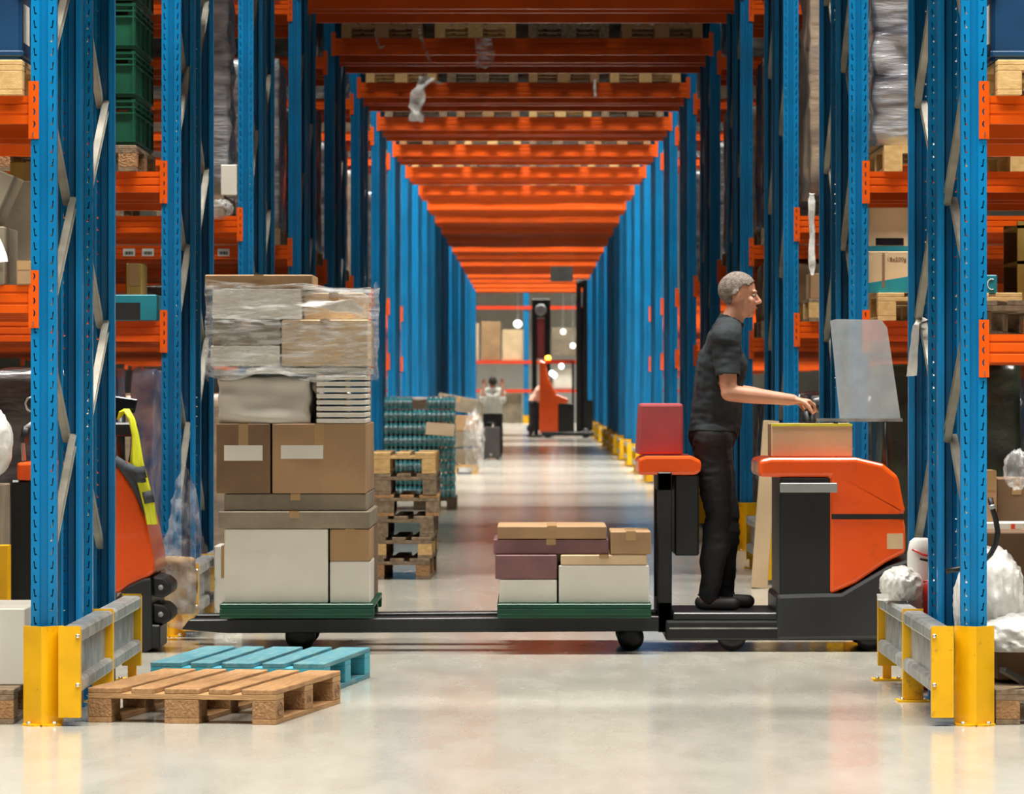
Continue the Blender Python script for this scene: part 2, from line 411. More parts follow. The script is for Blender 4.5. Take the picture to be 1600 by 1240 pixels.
# ------------------------------------------------------------------ guards
def corner_guard(x, y, label):
    t = thing('corner_guard', label, 'rack guard', (x, y, 0), 0, 'yellow corner guards')
    mb = MB(); c = (0, -.03); 
    for s in (-1, 1):
        a = Vector((0, 0)); b = Vector((s * .082, .075))
        n = Vector((-b.y, b.x)).normalized() * .006
        poly = [(a.x, a.y - .004), (b.x, b.y), (b.x + s * .0, b.y + .009), (a.x, a.y + .006)]
        mb.prism(poly, .004, .408, 'z')
    g = mb.build('guard_plate', YEL, t)
    fl = MB()
    for s in (-1, 1):
        fl.prism([(s * .004, -.004), (s * .030, -.012), (s * .082, .030), (s * .082, .078), (s * .004, .004)], 0, .008, 'z')
    fl.build('foot_flange', YEL, t)
    for s in (-1, 1): MB().lathe([(.011, .008), (.011, .017), (.006, .019)], (s * .052, .016, 0), 6).build('bolt', STEEL, t)
    return t
def barrier(x, y, L, label, bolts=True):
    """x = centre line; posts at front, middle and end; two galvanised rails per span"""
    t = thing('guard_rail_barrier', label, 'barrier', (x, y, 0), 0, 'galvanised barriers beside the racks')
    w = .045
    ys = [0, L / 2, L]
    for i, yy in enumerate(ys):
        pm = MB()
        z0 = .035 if i == 0 else (.012 if i == 1 else .07)
        pm.box(-w, w, yy, yy + .007, z0, .41)
        pm.box(-w, -w + .006, yy + .007, yy + .05, z0, .40); pm.box(w - .006, w, yy + .007, yy + .05, z0, .40)
        p = pm.build('post', YEL, t)
        if i:
            MB().box(-.02, .02, yy + .02, yy + .06, .008, z0 + .05).build('post_stub', YEL, p)
            MB().box(-.07, .07, yy - .035, yy + .10, 0, .009).build('base_plate', YEL, p)
            if bolts:
                for bx in (-.05, .05): MB().lathe([(.01, .009), (.01, .018), (.005, .02)], (bx, yy - .02, 0), 6).build('bolt', STEEL, p)
        if bolts:
            for zz in (.37, .17): MB().lathe([(.009, -.01), (.009, 0)], (w - .01 if x < 0 else -w + .01, yy, zz), 6, 'y').build('bolt', STEEL, p)
    for i in range(2):
        a, b = ys[i] + .052, ys[i + 1] - .003
        for z0 in (.342, .135):
            q = MB().prism([(-w, z0 + .01), (-w + .008, z0), (w - .008, z0), (w, z0 + .01), (w, z0 + .048), (w - .012, z0 + .06), (-w + .012, z0 + .06), (-w, z0 + .048)], a, b, 'y')
            q.build('rail', GALV, t)
        MB().box(-.012, .012, a, b, .19, .345).build('web_panel', GALV, t)
    return t
for k in range(NR):
    for sgn, side in ((-1, 'left'), (1, 'right')):
        xc = XLc if sgn < 0 else XRc
        if side == 'left' and 4 <= k <= 11: continue
        corner_guard(xc, rowY(k) - .085, f'yellow steel corner guard {side} of the tunnel at the foot of the {ORD[k]} rack row')
        xb = -1.893 if sgn < 0 else 1.682
        barrier(xb, rowY(k) - .08, 2.66, f'low galvanised barrier with yellow posts {side} of the tunnel beside the {ORD[k]} rack row', k < 3)

# ------------------------------------------------------------------ pallets
def pallet(loc, rz, label, m=(WOOD, WOODX, CHIP), sc=1., group='wooden pallets', cat='pallet', missing=()):
    """800 side along x, 1200 along y"""
    t = thing('wooden_pallet', label, cat, loc, rz, group); t.scale = (1, 1, sc)
    for i, (c, w) in enumerate(((-.3275, .145), (-.165, .10), (0, .145), (.165, .10), (.3275, .145))):
        MB().box(c - w / 2, c + w / 2, -.6, .6, .122, .144).build('deck_board', m[0], t, bevel=.003)
    for y in (-.5275, 0, .5275): MB().box(-.4, .4, y - .0725, y + .0725, .100, .122).build('cross_board', m[1], t, bevel=.002)
    for c, w in ((-.35, .10), (0, .145), (.35, .10)):
        MB().box(c - w / 2, c + w / 2, -.6, .6, 0, .022).build('bottom_board', m[0], t, bevel=.002)
        for y in (-.5275, 0, .5275): MB().box(c - w / 2, c + w / 2, y - .0725, y + .0725, .022, .100).build('block', m[2], t, bevel=.003)
    return t
def simple_pallet_mesh(m):
    mb = MB()
    for c, w in ((-.3275, .145), (-.165, .10), (0, .145), (.165, .10), (.3275, .145)): mb.box(c - w / 2, c + w / 2, -.6, .6, .122, .144)
    for y in (-.5275, 0, .5275): mb.box(-.4, .4, y - .0725, y + .0725, .100, .122)
    for c, w in ((-.35, .10), (0, .145), (.35, .10)):
        mb.box(c - w / 2, c + w / 2, -.6, .6, 0, .022)
        for y in (-.5275, 0, .5275): mb.box(c - w / 2, c + w / 2, y - .0725, y + .0725, .022, .100)
    me = mb.mesh('wooden_pallet'); me.materials.append(m); return me
SP = {'old': simple_pallet_mesh(OLDW), 'pale': simple_pallet_mesh(PALEW), 'std': simple_pallet_mesh(CHIP)}
def spallet(x, y, z, label, kind='old', group='pallets under goods in the racks', rz=0):
    o = link('wooden_pallet', SP[kind]); o.location = (x, y, z); o.rotation_euler = (0, 0, rz); return tag(o, label, 'pallet', group)

# foreground pallets
fp = pallet((-1.340, 17.85, 0), R(-10.2), 'brown wooden pallet lying on the floor at front left')
def mark_block(par, y, kind):
    if kind == 'EPAL':
        text_mesh('EPAL', .040, CARDD, par, (.4006, y, .062), (R(90), 0, R(90)), 'block_stamp')
    else:
        pts = [(.4012, y + .042 * math.cos(a), .062 + .026 * math.sin(a)) for a in [2 * math.pi * i / 20 for i in range(21)]]
        rg = MB().tube(pts, .002, 5, False).build('block_stamp', CARDD, par)
        text_mesh('EUR', .030, CARDD, rg, (.4006, y, .062), (R(90), 0, R(90)), 'lettering')
mark_block(fp, 0, 'EPAL'); mark_block(fp, .5275, 'EUR'); mark_block(fp, -.5275, 'EUR')
pallet((-1.249, 19.46, 0), R(-7.6), 'teal painted wooden pallet on the floor behind the brown pallet', (TEALW, TEALB, TEALB))
# stack of six behind the load
PORD = ['lowest', 'second from the bottom', 'third from the bottom', 'third from the top', 'second from the top', 'topmost']
jx = [-.03, -.02, -.01, .02, .005, 0]
for i in range(6):
    m = [(OLDW, OLDW, CHIP), (OLDW, OLDW, PALEW), (OLDW, OLDW, OLDW), (WOOD, OLDW, OLDW), (OLDW, OLDW, OLDW), (PALEW, PALEW, PALEW)][i]
    pallet((WX(598, 1.75) + jx[i] - .02, 17.2 * 1.75 + .6, .1525 * i), R(jx[i] * 40), f'wooden pallet in the stack beyond the moving load, {PORD[i]}', m, 1.055, 'stacked pallets in the tunnel')

# ------------------------------------------------------------------ cartons and loads
def carton(x0, x1, y0, y1, z0, z1, m, label, tape=True, group=None, name='cardboard_box', rz=0, cat='box', hand=False):
    cx, cy = (x0 + x1) / 2, (y0 + y1) / 2
    hx, hy, h = (x1 - x0) / 2, (y1 - y0) / 2, z1 - z0
    o = MB().box(-hx, hx, -hy, hy, 0, h).build(name, m, bevel=.005); o.location = (cx, cy, z0); o.rotation_euler = (0, 0, rz)
    tag(o, label, cat, group)
    if tape:
        MB().box(-.025, .025, -hy - .0012, -hy + .0005, h * .62, h - .001).build('tape', TAPE, o)
        MB().box(-.025, .025, -hy - .001, hy + .001, h, h + .0012).build('tape', TAPE, o)
    return o
def bumpy(x0, x1, y0, y1, z0, z1, m, label, name='wrapped_load', amp=.018, group=None, cat='wrapped goods', seed=0, fr=5, taper=0, n=16, smooth=True):
    """rounded, lumpy box of goods under film"""
    bm = bmesh.new(); bmesh.ops.create_cube(bm, size=2)
    bmesh.ops.subdivide_edges(bm, edges=bm.edges, cuts=n, use_grid_fill=True)
    cx, cy = (x0 + x1) / 2, (y0 + y1) / 2; hx, hy, hz = (x1 - x0) / 2, (y1 - y0) / 2, (z1 - z0) / 2
    for v in bm.verts:
        p = v.co.copy(); q = Vector((p.x * hx, p.y * hy, p.z * hz))
        e = [abs(p.x), abs(p.y), abs(p.z)]; e.sort()
        rd = max(0, (e[1] - .82) / .18) * .018
        nn = p.normalized()
        d = noise.noise(Vector((q.x * fr, q.y * fr, q.z * fr * 1.7)) + Vector((seed * 7.1, seed, 0))) * amp
        q += nn * (d - rd - amp * .6)
        q.x *= 1 - taper * (p.z + 1) / 2
        q.z = max(q.z, -hz)
        if p.z < -.999: q.z = -hz
        v.co = q
    me = bpy.data.meshes.new(name); bm.to_mesh(me); bm.free(); me.materials.append(m)
    if smooth: me.polygons.foreach_set('use_smooth', [True] * len(me.polygons))
    o = link(name, me); o.location = (cx, cy, (z0 + z1) / 2); return tag(o, label, cat, group)
def sheet(rows, m, name, parent=None, amp=.02, fr=9, seed=0, cols=18, sub=4):
    """crumpled film spanned between pairs of points"""
    rows = [(Vector(a), Vector(b)) for a, b in rows]; R2 = []
    for i in range(len(rows) - 1):
        for j in range(sub):
            t = j / sub; R2.append((rows[i][0].lerp(rows[i + 1][0], t), rows[i][1].lerp(rows[i + 1][1], t)))
    R2.append(rows[-1]); vs = []; fs = []
    for i, (a, b) in enumerate(R2):
        for j in range(cols + 1):
            p = a.lerp(b, j / cols); q = p * fr + Vector((seed * 3.3, 0, seed))
            nv = noise.noise_vector(q) + noise.noise_vector(q * 2.7) * .6
            p = p + nv * amp; p.z = max(p.z, .004); vs.append(p)
    c = cols + 1
    for i in range(len(R2) - 1):
        for j in range(cols): fs.append((i * c + j, i * c + j + 1, (i + 1) * c + j + 1, (i + 1) * c + j))
    me = bpy.data.meshes.new(name); me.from_pydata([tuple(v) for v in vs], [], fs); me.materials.append(m); me.polygons.foreach_set('use_smooth', [True] * len(fs))
    return link(name, me, parent)
def blob(c, rx, ry, rz, m, name, label, cat, amp=.3, fr=3.2, seed=0, floor=None, sub=5, parent=None):
    bm = bmesh.new(); bmesh.ops.create_icosphere(bm, subdivisions=sub, radius=1)
    for v in bm.verts:
        n = v.co.normalized(); q = Vector((n.x * fr * 1.3, n.y * fr * 1.3, n.z * fr * .7 + n.x * .8)) + Vector((seed * 5.3, seed * 2.1, 0))
        d = (1 - abs(noise.noise(q)) * 2) * amp + (1 - abs(noise.noise(q * 2.6)) * 2) * amp * .45 + (1 - abs(noise.noise(q * 7)) * 2) * amp * .16
        v.co = Vector((n.x * rx, n.y * ry, n.z * rz)) * (1 - amp * .6 + d * .8)
        if floor is not None: v.co.z = max(v.co.z, floor - c[2])
    me = bpy.data.meshes.new(name); bm.to_mesh(me); bm.free(); me.materials.append(m)
    me.polygons.foreach_set('use_smooth', [True] * len(me.polygons)); o = link(name, me, parent); o.location = c
    return tag(o, label, cat) if label else o

def crate_mesh(w, d, h, m, cells=3):
    mb = MB(); t = .012
    mb.box(-w / 2, w / 2, -d / 2, d / 2, 0, .02)
    for a, b, c, e in ((-w / 2, w / 2, -d / 2, -d / 2 + t), (-w / 2, w / 2, d / 2 - t, d / 2), (-w / 2, -w / 2 + t, -d / 2, d / 2), (w / 2 - t, w / 2, -d / 2, d / 2)):
        mb.box(a, b, c, e, .02, h * .72); mb.box(a, b, c, e, h * .86, h)
        for i in range(5):
            if b - a > c * 0 + t * 2:
                x = a + (b - a) * i / 4; mb.box(max(a, x - .03), min(b, x + .03), c, e, h * .7, h * .88)
            else:
                y = c + (e - c) * i / 4; mb.box(a, b, max(c, y - .03), min(e, y + .03), h * .7, h * .88)
    r = .012
    for z in (.02, h * .68, h - .018, h - .05):
        for s in (-1, 1):
            mb.box(-w / 2 - r, w / 2 + r, s * d / 2 - r, s * d / 2 + r, z, z + .01)
            mb.box(s * w / 2 - r, s * w / 2 + r, -d / 2 - r, d / 2 + r, z, z + .01)
    for i in range(cells * 2 + 1):
        x = -w / 2 + w * i / (cells * 2)
        for s in (-1, 1): mb.box(x - .004, x + .004, s * d / 2 - r, s * d / 2 + r, .02, h)
    for i in range(5):
        y = -d / 2 + d * i / 4
        for s in (-1, 1): mb.box(s * w / 2 - r, s * w / 2 + r, y - .004, y + .004, .02, h)
    me = mb.mesh('plastic_crate'); me.materials.append(m); return me

# --- nearest row, left bay
Ya = rowY(0)
x1 = WX(45, 1.0)
pallet((x1 - .42, Ya + .54, LV['A']), 0, 'pale wooden pallet under the blue crate at upper left', (PALEW, PALEW, PALEW))
def big_crate(x, y, z, label):
    w, d, h = .80, 1.1, .52
    t = thing('blue_crate', label, 'crate', (x, y, z))
    mb = MB(); s = .02
    mb.box(-w / 2, w / 2, -d / 2, d / 2, 0, .03)
    for sg in (-1, 1):
        mb.box(-w / 2, w / 2, sg * d / 2 - s / 2, sg * d / 2 + s / 2, 0, h * .55); mb.box(-w / 2, w / 2, sg * d / 2 - s / 2, sg * d / 2 + s / 2, h * .78, h)
        mb.box(sg * w / 2 - s / 2, sg * w / 2 + s / 2, -d / 2, d / 2, 0, h * .55); mb.box(sg * w / 2 - s / 2, sg * w / 2 + s / 2, -d / 2, d / 2, h * .78, h)
        for q in (-1, -.4, .4, 1):
            mb.box(q * w / 2 * .93 - .05, q * w / 2 * .93 + .05, sg * d / 2 - s / 2, sg * d / 2 + s / 2, h * .5, h * .8)
            mb.box(sg * w / 2 - s / 2, sg * w / 2 + s / 2, q * d / 2 * .93 - .06, q * d / 2 * .93 + .06, h * .5, h * .8)
    mb.build('crate_body', BLUEC, t, bevel=.004)
    rim = MB()
    for zz in (.03, h - .03):
        for sg in (-1, 1):
            rim.box(-w / 2 - .012, w / 2 + .012, sg * d / 2 - .018, sg * d / 2 + .018, zz - .012, zz + .012)
            rim.box(sg * w / 2 - .018, sg * w / 2 + .018, -d / 2 - .012, d / 2 + .012, zz - .012, zz + .012)
    rim.build('rim', BLUEC, t, bevel=.004)
    sg = 1 if x < 0 else -1
    MB().box(sg * w / 2 + .01 * sg - .002, sg * w / 2 + .01 * sg + .002, -.48, -.30, .08, .24).build('sticker', PAPER, t)
    return t
big_crate(x1 - .44, Ya + .56, LV['A'] + .144, 'dark blue plastic crate on a pallet, upper left shelf')
zB = 1.808
carton(x1 - .40, x1 - .10, Ya - .01, Ya + .45, zB, zB + .24, CARDG, 'small grey cardboard box on the left middle shelf beside the blue post')
carton(x1 - .36, x1 - .06, Ya + .66, Ya + 1.06, zB + .0, zB + .46, CARDG, 'tall grey box standing at the back of the left middle shelf')
carton(x1 - .05, x1 + .01, Ya - .01, Ya + .4, zB, zB + .10, CARD, 'narrow brown carton beside the blue post on the left middle shelf')
o = carton(-.02, .18, -.02, .3, 0, .26, CARDG, 'grey box tipped on its corner on the left middle shelf'); o.location = (x1 - .26, Ya + .2, zB + .25); o.rotation_euler = (0, R(24), 0)
carton(x1 - .25, x1 - .055, Ya + 1.38, Ya + 1.8, zB, zB + .58, CARDY, 'ochre carton in the left middle bay behind the front beams')
sheet([((x1 - .22, Ya - .03, zB + .17), (x1 - .12, Ya - .03, zB + .21)), ((x1 - .2, Ya - .04, zB + .08), (x1 - .08, Ya - .04, zB + .10))], PAPER, 'crumpled_paper', amp=.012)['label'] = 'crumpled white paper sheet in the left middle bay'
COL.objects[-1]['category'] = 'paper'
# floor of left bay
pallet((WX(28, 1.0) - .42, Ya + .62, 0), 0, 'dark brown pallet on the floor under the white carton at left', (OLDW, OLDW, CHIP))
carton(WX(43, 1.02) - .6, WX(43, 1.02), Ya + .25, Ya + .95, .145, .465, CARDW, 'white carton on a pallet at the lower left behind the yellow guard', tape=False)

# --- second row, left
Yb = rowY(1)
xr = WX(217, 1.36)
pallet((xr - .40, Yb + .56, LV['A']), 0, 'weathered pallet under the green crates on the left', (OLDW, OLDW, CHIP))
CRM = crate_mesh(.76, 1.10, .258, GREENC, 2)
for i, nm in enumerate(('lowest', 'second from the bottom', 'third from the bottom', 'topmost')):
    o = link('plastic_crate', CRM); o.location = (xr - .40, Yb + .56, LV['A'] + .146 + i * .268); tag(o, f'green plastic crate in the stack left of the second rack post, {nm}', 'crate', 'stacked green crates')
zB = 1.755
xe = WX(248, 1.36)
tb = carton(xe - .26, xe, Yb - .02, Yb + .43, zB, zB + .145, TEAL, 'teal carton on the middle shelf of the second row, left', tape=False)
MB().box(-.13, .04, -.2265, -.2255, .005, .10).build('dark_panel', DGREY, tb)
carton(xe - .24, xe - .18 + .03, Yb + .7, Yb + 1.06, zB, zB + .34, CARDY, 'ochre upright carton behind the teal carton, left middle shelf')
bumpy(xe - .3, xe - .02, Yb + 1.5, Yb + 2.2, zB, zB + .25, WRAPD, 'dark film wrapped goods behind the teal carton', amp=.03)
for i in range(3):
    carton(xe - .27 + i * .09, xe - .20 + i * .09, Yb + 1.45, Yb + 1.6, zB - .0, zB + .06, CARDL, ['leftmost', 'middle', 'rightmost'][i] + ' of three tiny pale cartons on the left middle shelf of row two', tape=False, group='tiny pale cartons')
bumpy(WX(203, 1.38), WX(252, 1.38), Yb + .25, Yb + 1.0, .0, WZ(575, 1.38), WRAPP, 'film wrapped pink and blue goods on the floor behind the second post', amp=.03, seed=3)
for i, (a, b, m, h) in enumerate(((-3.9, -3.1, WRAPD, 1.45), (-3.06, -2.34, WRAPD, 1.5))):
    bumpy(a, b, Yb + .1, Yb + 1.0, 0.0, h, m, ['dark wrapped pallet load at the far left of the second row floor', 'dark wrapped bottles on the floor left of the pink goods'][i], seed=i + 1)
# --- generic loads in the side bays of rows 3..9 (both sides)
def side_load(k, sgn, lv, m, h, off=.06, w=.82, pk='old', lb='', dy=.0, amp=.02):
    side = 'left' if sgn < 0 else 'right'
    zz = {'A': LV['A'], 'B': levelB(k, side), 'C': LV['C'], 'F': 0}[lv]
    xi = (XL - UW - off) if sgn < 0 else (XR + UW + off)
    xa, xb = (xi - w, xi) if sgn < 0 else (xi, xi + w)
    y = rowY(k) - .04 + dy
    lvn = {'A': 'upper shelf', 'B': 'middle shelf', 'C': 'top shelf', 'F': 'floor'}[lv]
    spallet((xa + xb) / 2, y + .6, zz, f'pallet under {lb} on the {lvn}, {ORD[k]} row {side}', pk)
    bumpy(xa + .01, xb - .01, y + .03, y + 1.17, zz + .146, zz + .146 + h, m, f'{lb} on the {lvn} of the {ORD[k]} row, {side} side', seed=k * 3 + ord(lv), amp=amp, n=12)
loads = [(2, -1, 'F', WRAPT, 'tan wrapped pallet load'),
         (3, -1, 'A', WRAP, 'silvery wrapped pallet load'), (3, -1, 'F', WRAPD, 'dark wrapped pallet load'), (4, -1, 'A', WRAPD, 'dark wrapped pallet load'),
         (5, -1, 'A', WRAP, 'silvery wrapped pallet load'), (6, -1, 'A', WRAPT, 'tan wrapped pallet load'),
         (5, -1, 'F', WRAPD, 'dark wrapped pallet load'), (7, -1, 'A', WRAPD, 'dark wrapped pallet load'),
         (2, 1, 'F', WRAPD, 'dark wrapped pallet load'), (3, 1, 'A', WRAPD, 'dark wrapped pallet load'), (3, 1, 'B', CARDD, 'brown pallet load'),
         (4, 1, 'A', WRAPT, 'tan wrapped pallet load'), (5, 1, 'A', WRAP, 'silvery wrapped pallet load'), (6, 1, 'A', WRAPD, 'dark wrapped pallet load'), (3, 1, 'F', WRAPD, 'dark wrapped pallet load'),
         (4, 1, 'F', WRAPT, 'tan wrapped pallet load'), (5, 1, 'F', WRAPD, 'dark wrapped pallet load'), (6, -1, 'F', WRAPT, 'tan wrapped pallet load')]
for k, sg, lv, m, lb in loads:
    side_load(k, sg, lv, m, {'A': 1.45, 'C': 1.3, 'B': .5, 'F': 1.2}[lv], lb=lb, pk='old' if k % 2 else 'std')
# third row left, upper shelf: grey load and white cartons
Yc = rowY(2)
spallet(XL - UW - .5, Yc + .56, LV['A'], 'pallet under grey film wrapped bags, third row left upper shelf')
bumpy(WX(300, 1.74), WX(366, 1.74), Yc + .35, Yc + 1.1, LV['A'] + .146, 4.42, WRAP, 'tall grey film wrapped bags on the upper shelf, third row left', seed=12, amp=.05)
carton(WX(349, 1.72), WX(374, 1.72), Yc + .0, Yc + .3, LV['A'] + .146, LV['A'] + .36, CARDW, 'white carton beside the post on the third row left upper shelf', tape=False)
blob((WX(345, 1.72), Yc + .0, LV['A'] + .05), .10, .08, .07, FILM2, 'loose_film', 'loose clear film at the edge of the third row upper shelf, left', 'plastic film', seed=4, sub=4)
carton(WX(340, 1.75), WX(372, 1.75), Yc - .02, Yc + .5, levelB(2, 'left'), levelB(2, 'left') + .2, CARDD, 'dark brown carton on the middle shelf, third row left')

# --- nearest row, right bay
xq = WX(1547, 1.0)
pallet((WX(1541, 1.) + .44, Ya + .54, LV['A']), 0, 'pale wooden pallet under the blue crate at upper right', (PALEW, PALEW, PALEW))
big_crate(xq + .42, Ya + .58, LV['A'] + .144, 'dark blue plastic crate on a pallet, upper right shelf')
zR = 1.605
pallet((WX(1558, 1.) + .42, Ya + .75, zR), R(-14), 'old wooden pallet skewed on the right middle shelf', (OLDW, OLDW, OLDW))
# third/second row goods seen through the right bay
t = thing('metal_shelf_unit', 'dark shelf unit with ochre boards in the bay at far right', 'shelf', (3.27, Yb + .5, 1.755))
for z in (.10, .32, .52): MB().box(-.55, .55, -.35, .35, z, z + .018).build('shelf_board', CARDY, t)
for sx in (-.53, -.12, .3): MB().box(sx - .02, sx + .02, -.35, -.31, 0, .56).build('post', CARDY, t)
MB().box(-.55, .55, .33, .35, 0, .56).build('back_panel', CARDD, t)
carton(WX(1530, 1.345), WX(1566, 1.345), Yb - .02, Yb + .14, 1.755, 1.904, CARDD, 'dark carton under the bright teal box in the far right bay', tape=False)
tq = carton(WX(1530, 1.345), WX(1562, 1.345), Yb - .02, Yb + .14, 1.906, 2.01, TEAL, 'bright teal box in the far right bay beside the post', tape=False)
pts = [(.025 + .022 * math.cos(a), -.082, .052 + .03 * math.sin(a)) for a in [R(60 + 24 * i) for i in range(11)]]
MB().tube(pts, .0025, 5, False).build('white_emblem', PAPER, tq)
for i, (a, b, m, lb) in enumerate(((1.95, 2.75, WRAPG, 'dark green wrapped load on the floor at far right beyond the post'), (2.8, 3.6, WRAPG, 'dark green wrapped load at the right frame edge'))):
    bumpy(a, b, Yb + .15, Yb + 1.0, .0, 1.52, m, lb, seed=20 + i)
carton(WX(1541, 1.3), WX(1560, 1.3) - .01, 22.35, 22.6, WZ(815, 1.3), WZ(735, 1.3), CARD, 'upright brown carton on the white table at far right')
carton(WX(1562, 1.3), WX(1595, 1.3) + .1, 22.5, 22.9, WZ(815, 1.3), WZ(748, 1.3), CARDD, 'dark brown carton on the white table at the right edge')
blob((WX(1597, 1.28), 22.2, WZ(735, 1.28)), .075, .09, .10, FILM2, 'clear_plastic_bag', 'clear plastic bag hanging over the white table at the right edge', 'plastic bag', seed=9, sub=4)
t = thing('white_table', 'white topped table with red marks in the aisle at far right', 'table', (WX(1500, 1.3), 22.5, 0))
zt = WZ(815, 1.3)
MB().box(-.02, .85, -.3, .42, zt - .06, zt).build('table_top', CARDW, t, bevel=.004)
for i in range(3): MB().box(.255 + i * .068, .275 + i * .068, -.3025, -.3005, zt - .036, zt - .006).build('red_mark', TREDF, t)
for lx in (.02, .8):
    for ly in (-.25, .37): MB().box(lx - .02, lx + .02, ly - .02, ly + .02, 0, zt - .06).build('leg', GREY, t)
# hose
hp = [(1547, 778), (1551, 795), (1556, 812), (1559, 830), (1556, 850), (1548, 865), (1538, 875), (1520, 882), (1500, 888), (1478, 892)]
t = thing('black_hose', 'thick black hose curving beside the right front post', 'hose', (0, 0, 0))
rr = 1.012
MB().tube([(WX(a, rr), Ya * rr / 1.0, WZ(b, rr)) for a, b in hp], .0115, 8).build('hose', BLACK, t)
MB().tube([(WX(a, rr), Ya * rr, WZ(b, rr)) for a, b in ((1549.5, 788), (1551.5, 795))], .0145, 8).build('clamp', GALV, t)
# extinguisher
t = thing('fire_extinguisher', 'red fire extinguisher standing behind the right barrier', 'fire extinguisher', (WX(1468, 1.115), Ya * 1.115, 0))
MB().lathe([(.07, 0), (.083, .01), (.083, .42), (.075, .47), (.05, .505), (.022, .525), (.02, .545)], n=28).build('tank', REDX, t)
MB().lathe([(.024, .545), (.024, .575), (.012, .58)], n=12).build('valve', STEEL, t)
MB().obox((0, 0, .58), (-.09, 0, .60), .02, .01).build('lever', BLACK, t)
# white roll and red straps
t = thing('film_roll', 'upright white film roll with two red straps behind the right barrier', 'film roll', (1.80, 19.37, 0))
MB().lathe([(.052, 0), (.062, .01), (.062, .62), (.05, .675), (.03, .69)], n=24).build('roll', PAPER, t)
for z, dz in ((.60, .04), (.50, -.03)):
    MB().tube([(-.045, -.068, z + dz), (0, -.078, z + dz * .4), (.06, -.072, z)], .006, 6).build('red_strap', REDX, t)
# white bag over the barrier
t = thing('white_plastic_bag', 'crumpled white plastic bag draped over the right barrier', 'plastic bag', (WX(1406, 1.12), Ya + 2.0, .41))
b = blob((0, 0, .07), .095, .17, .085, FILMW, 'bag_body', None, None, amp=.14, fr=2.2, seed=2, floor=.0, parent=t)
sheet([((-.115, -.05, .03), (-.06, -.12, .05)), ((-.118, -.06, -.06), (-.085, -.13, -.05)), ((-.11, -.06, -.17), (-.10, -.10, -.16))], FILMW, 'bag_tail', t, amp=.012, cols=8)
t2 = carton(1.95, 2.5, Ya + .35, Ya + .95, .16, .28, CARDD, 'flat dark brown carton under the white film pile at right', tape=False)
carton(2.02, 2.55, Ya + .5, Ya + .95, .30, .40, CARDD, 'brown carton beside the white film pile at the right edge', tape=False)
carton(1.99, 2.5, Ya + 1.45, Ya + 1.9, .0, .74, CARDD, 'tall dark brown carton in the back bay at far right')
blob((1.93, Ya + .42, .47), .15, .17, .24, FILMW, 'white_film_heap', 'tall heap of crumpled white film right of the front post', 'plastic film', amp=.14, fr=2.4, seed=5, floor=.29)
blob((2.02, Ya + .30, .34), .17, .12, .10, FILMW, 'white_film_heap', 'low end of crumpled film trailing right over the dark carton', 'plastic film', amp=.16, fr=2.4, seed=6, floor=.285)
pallet((WX(1556, 1.) + .40, Ya + .6, 0), 0, 'weathered pallet on the floor at the right edge', (OLDW, OLDW, CHIP))
MB().obox((1.93, Ya - .05, .23), (2.06, Ya + .12, .155), .03, .02).build('wooden_batten', BLACK)
tag(COL.objects[-1], 'short black bar lying on the pallet at the right edge', 'bar')

# --- second row right: silver load, cartons
xi = WX(1357, 1.353)
spallet(WX(1381, 1.353) + .40, Yb + .56, LV['A'], 'pale pallet under the silver wrapped goods, second row right', 'pale')
bumpy(xi + .0, xi + .85, Yb + .03, Yb + 1.1, LV['A'] + .15, 4.4, WRAP, 'silver stretch wrapped goods on the upper shelf, second row right', amp=.05, seed=31, fr=6, n=30)
z0 = 1.755
pallet((WX(1371, 1.353) + .40, Yb + .55, z0), 0, 'pale pallet under cartons on the right middle shelf, second row', (PALEW, PALEW, PALEW), sc=1.08)
zz = z0 + .156
c1 = carton(xi, xi + .46, Yb + .05, Yb + .6, zz, WZ(392, 1.353), CARDL, 'light cardboard tray box with teal base, lower one on the right middle shelf', tape=False)
c1h = WZ(392, 1.353) - zz
MB().prism([(-.229, .002), (.229, .002), (.229, .13), (-.229, .055)], -.2762, -.2752, 'y').build('teal_print', TEAL, c1)
MB().box(-.15, -.135, -.277, -.2753, .03, c1h - .01).build('dark_seam', CARDD, c1)
text_mesh('18x200g', .032, CARDD, c1, (-.07, -.2762, c1h - .045), (R(90), 0, 0))
c2 = carton(xi, xi + .46, Yb + .06, Yb + .6, WZ(392, 1.353) + .002, WZ(323, 1.353), CARDL, 'light cardboard box with a hand hole, upper one on the right middle shelf', tape=False)
c2h = WZ(323, 1.353) - WZ(392, 1.353)
MB().box(-.229, .229, -.2722, -.2702, .0, .028).build('teal_print', TEAL, c2)
MB().box(-.185, -.03, -.2728, -.2704, .032, .072).build('hand_hole', SCREEN, c2)
# film rag on brace
sheet([((WX(1433, 1.14), Ya * 1.135, WZ(492, 1.14)), (WX(1447, 1.14), Ya * 1.135, WZ(500, 1.14))), ((WX(1420, 1.14), Ya * 1.13, WZ(510, 1.14)), (WX(1432, 1.14), Ya * 1.13, WZ(505, 1.14))),
       ((WX(1413, 1.14), Ya * 1.13, WZ(560, 1.14)), (WX(1428, 1.14), Ya * 1.13, WZ(555, 1.14))), ((WX(1412, 1.14), Ya * 1.13, WZ(588, 1.14)), (WX(1429, 1.14), Ya * 1.13, WZ(587, 1.14)))],
      FILMW, 'film_scrap', amp=.008, cols=8)
tag(COL.objects[-1], 'torn white film scrap caught on the right rack brace', 'plastic film')
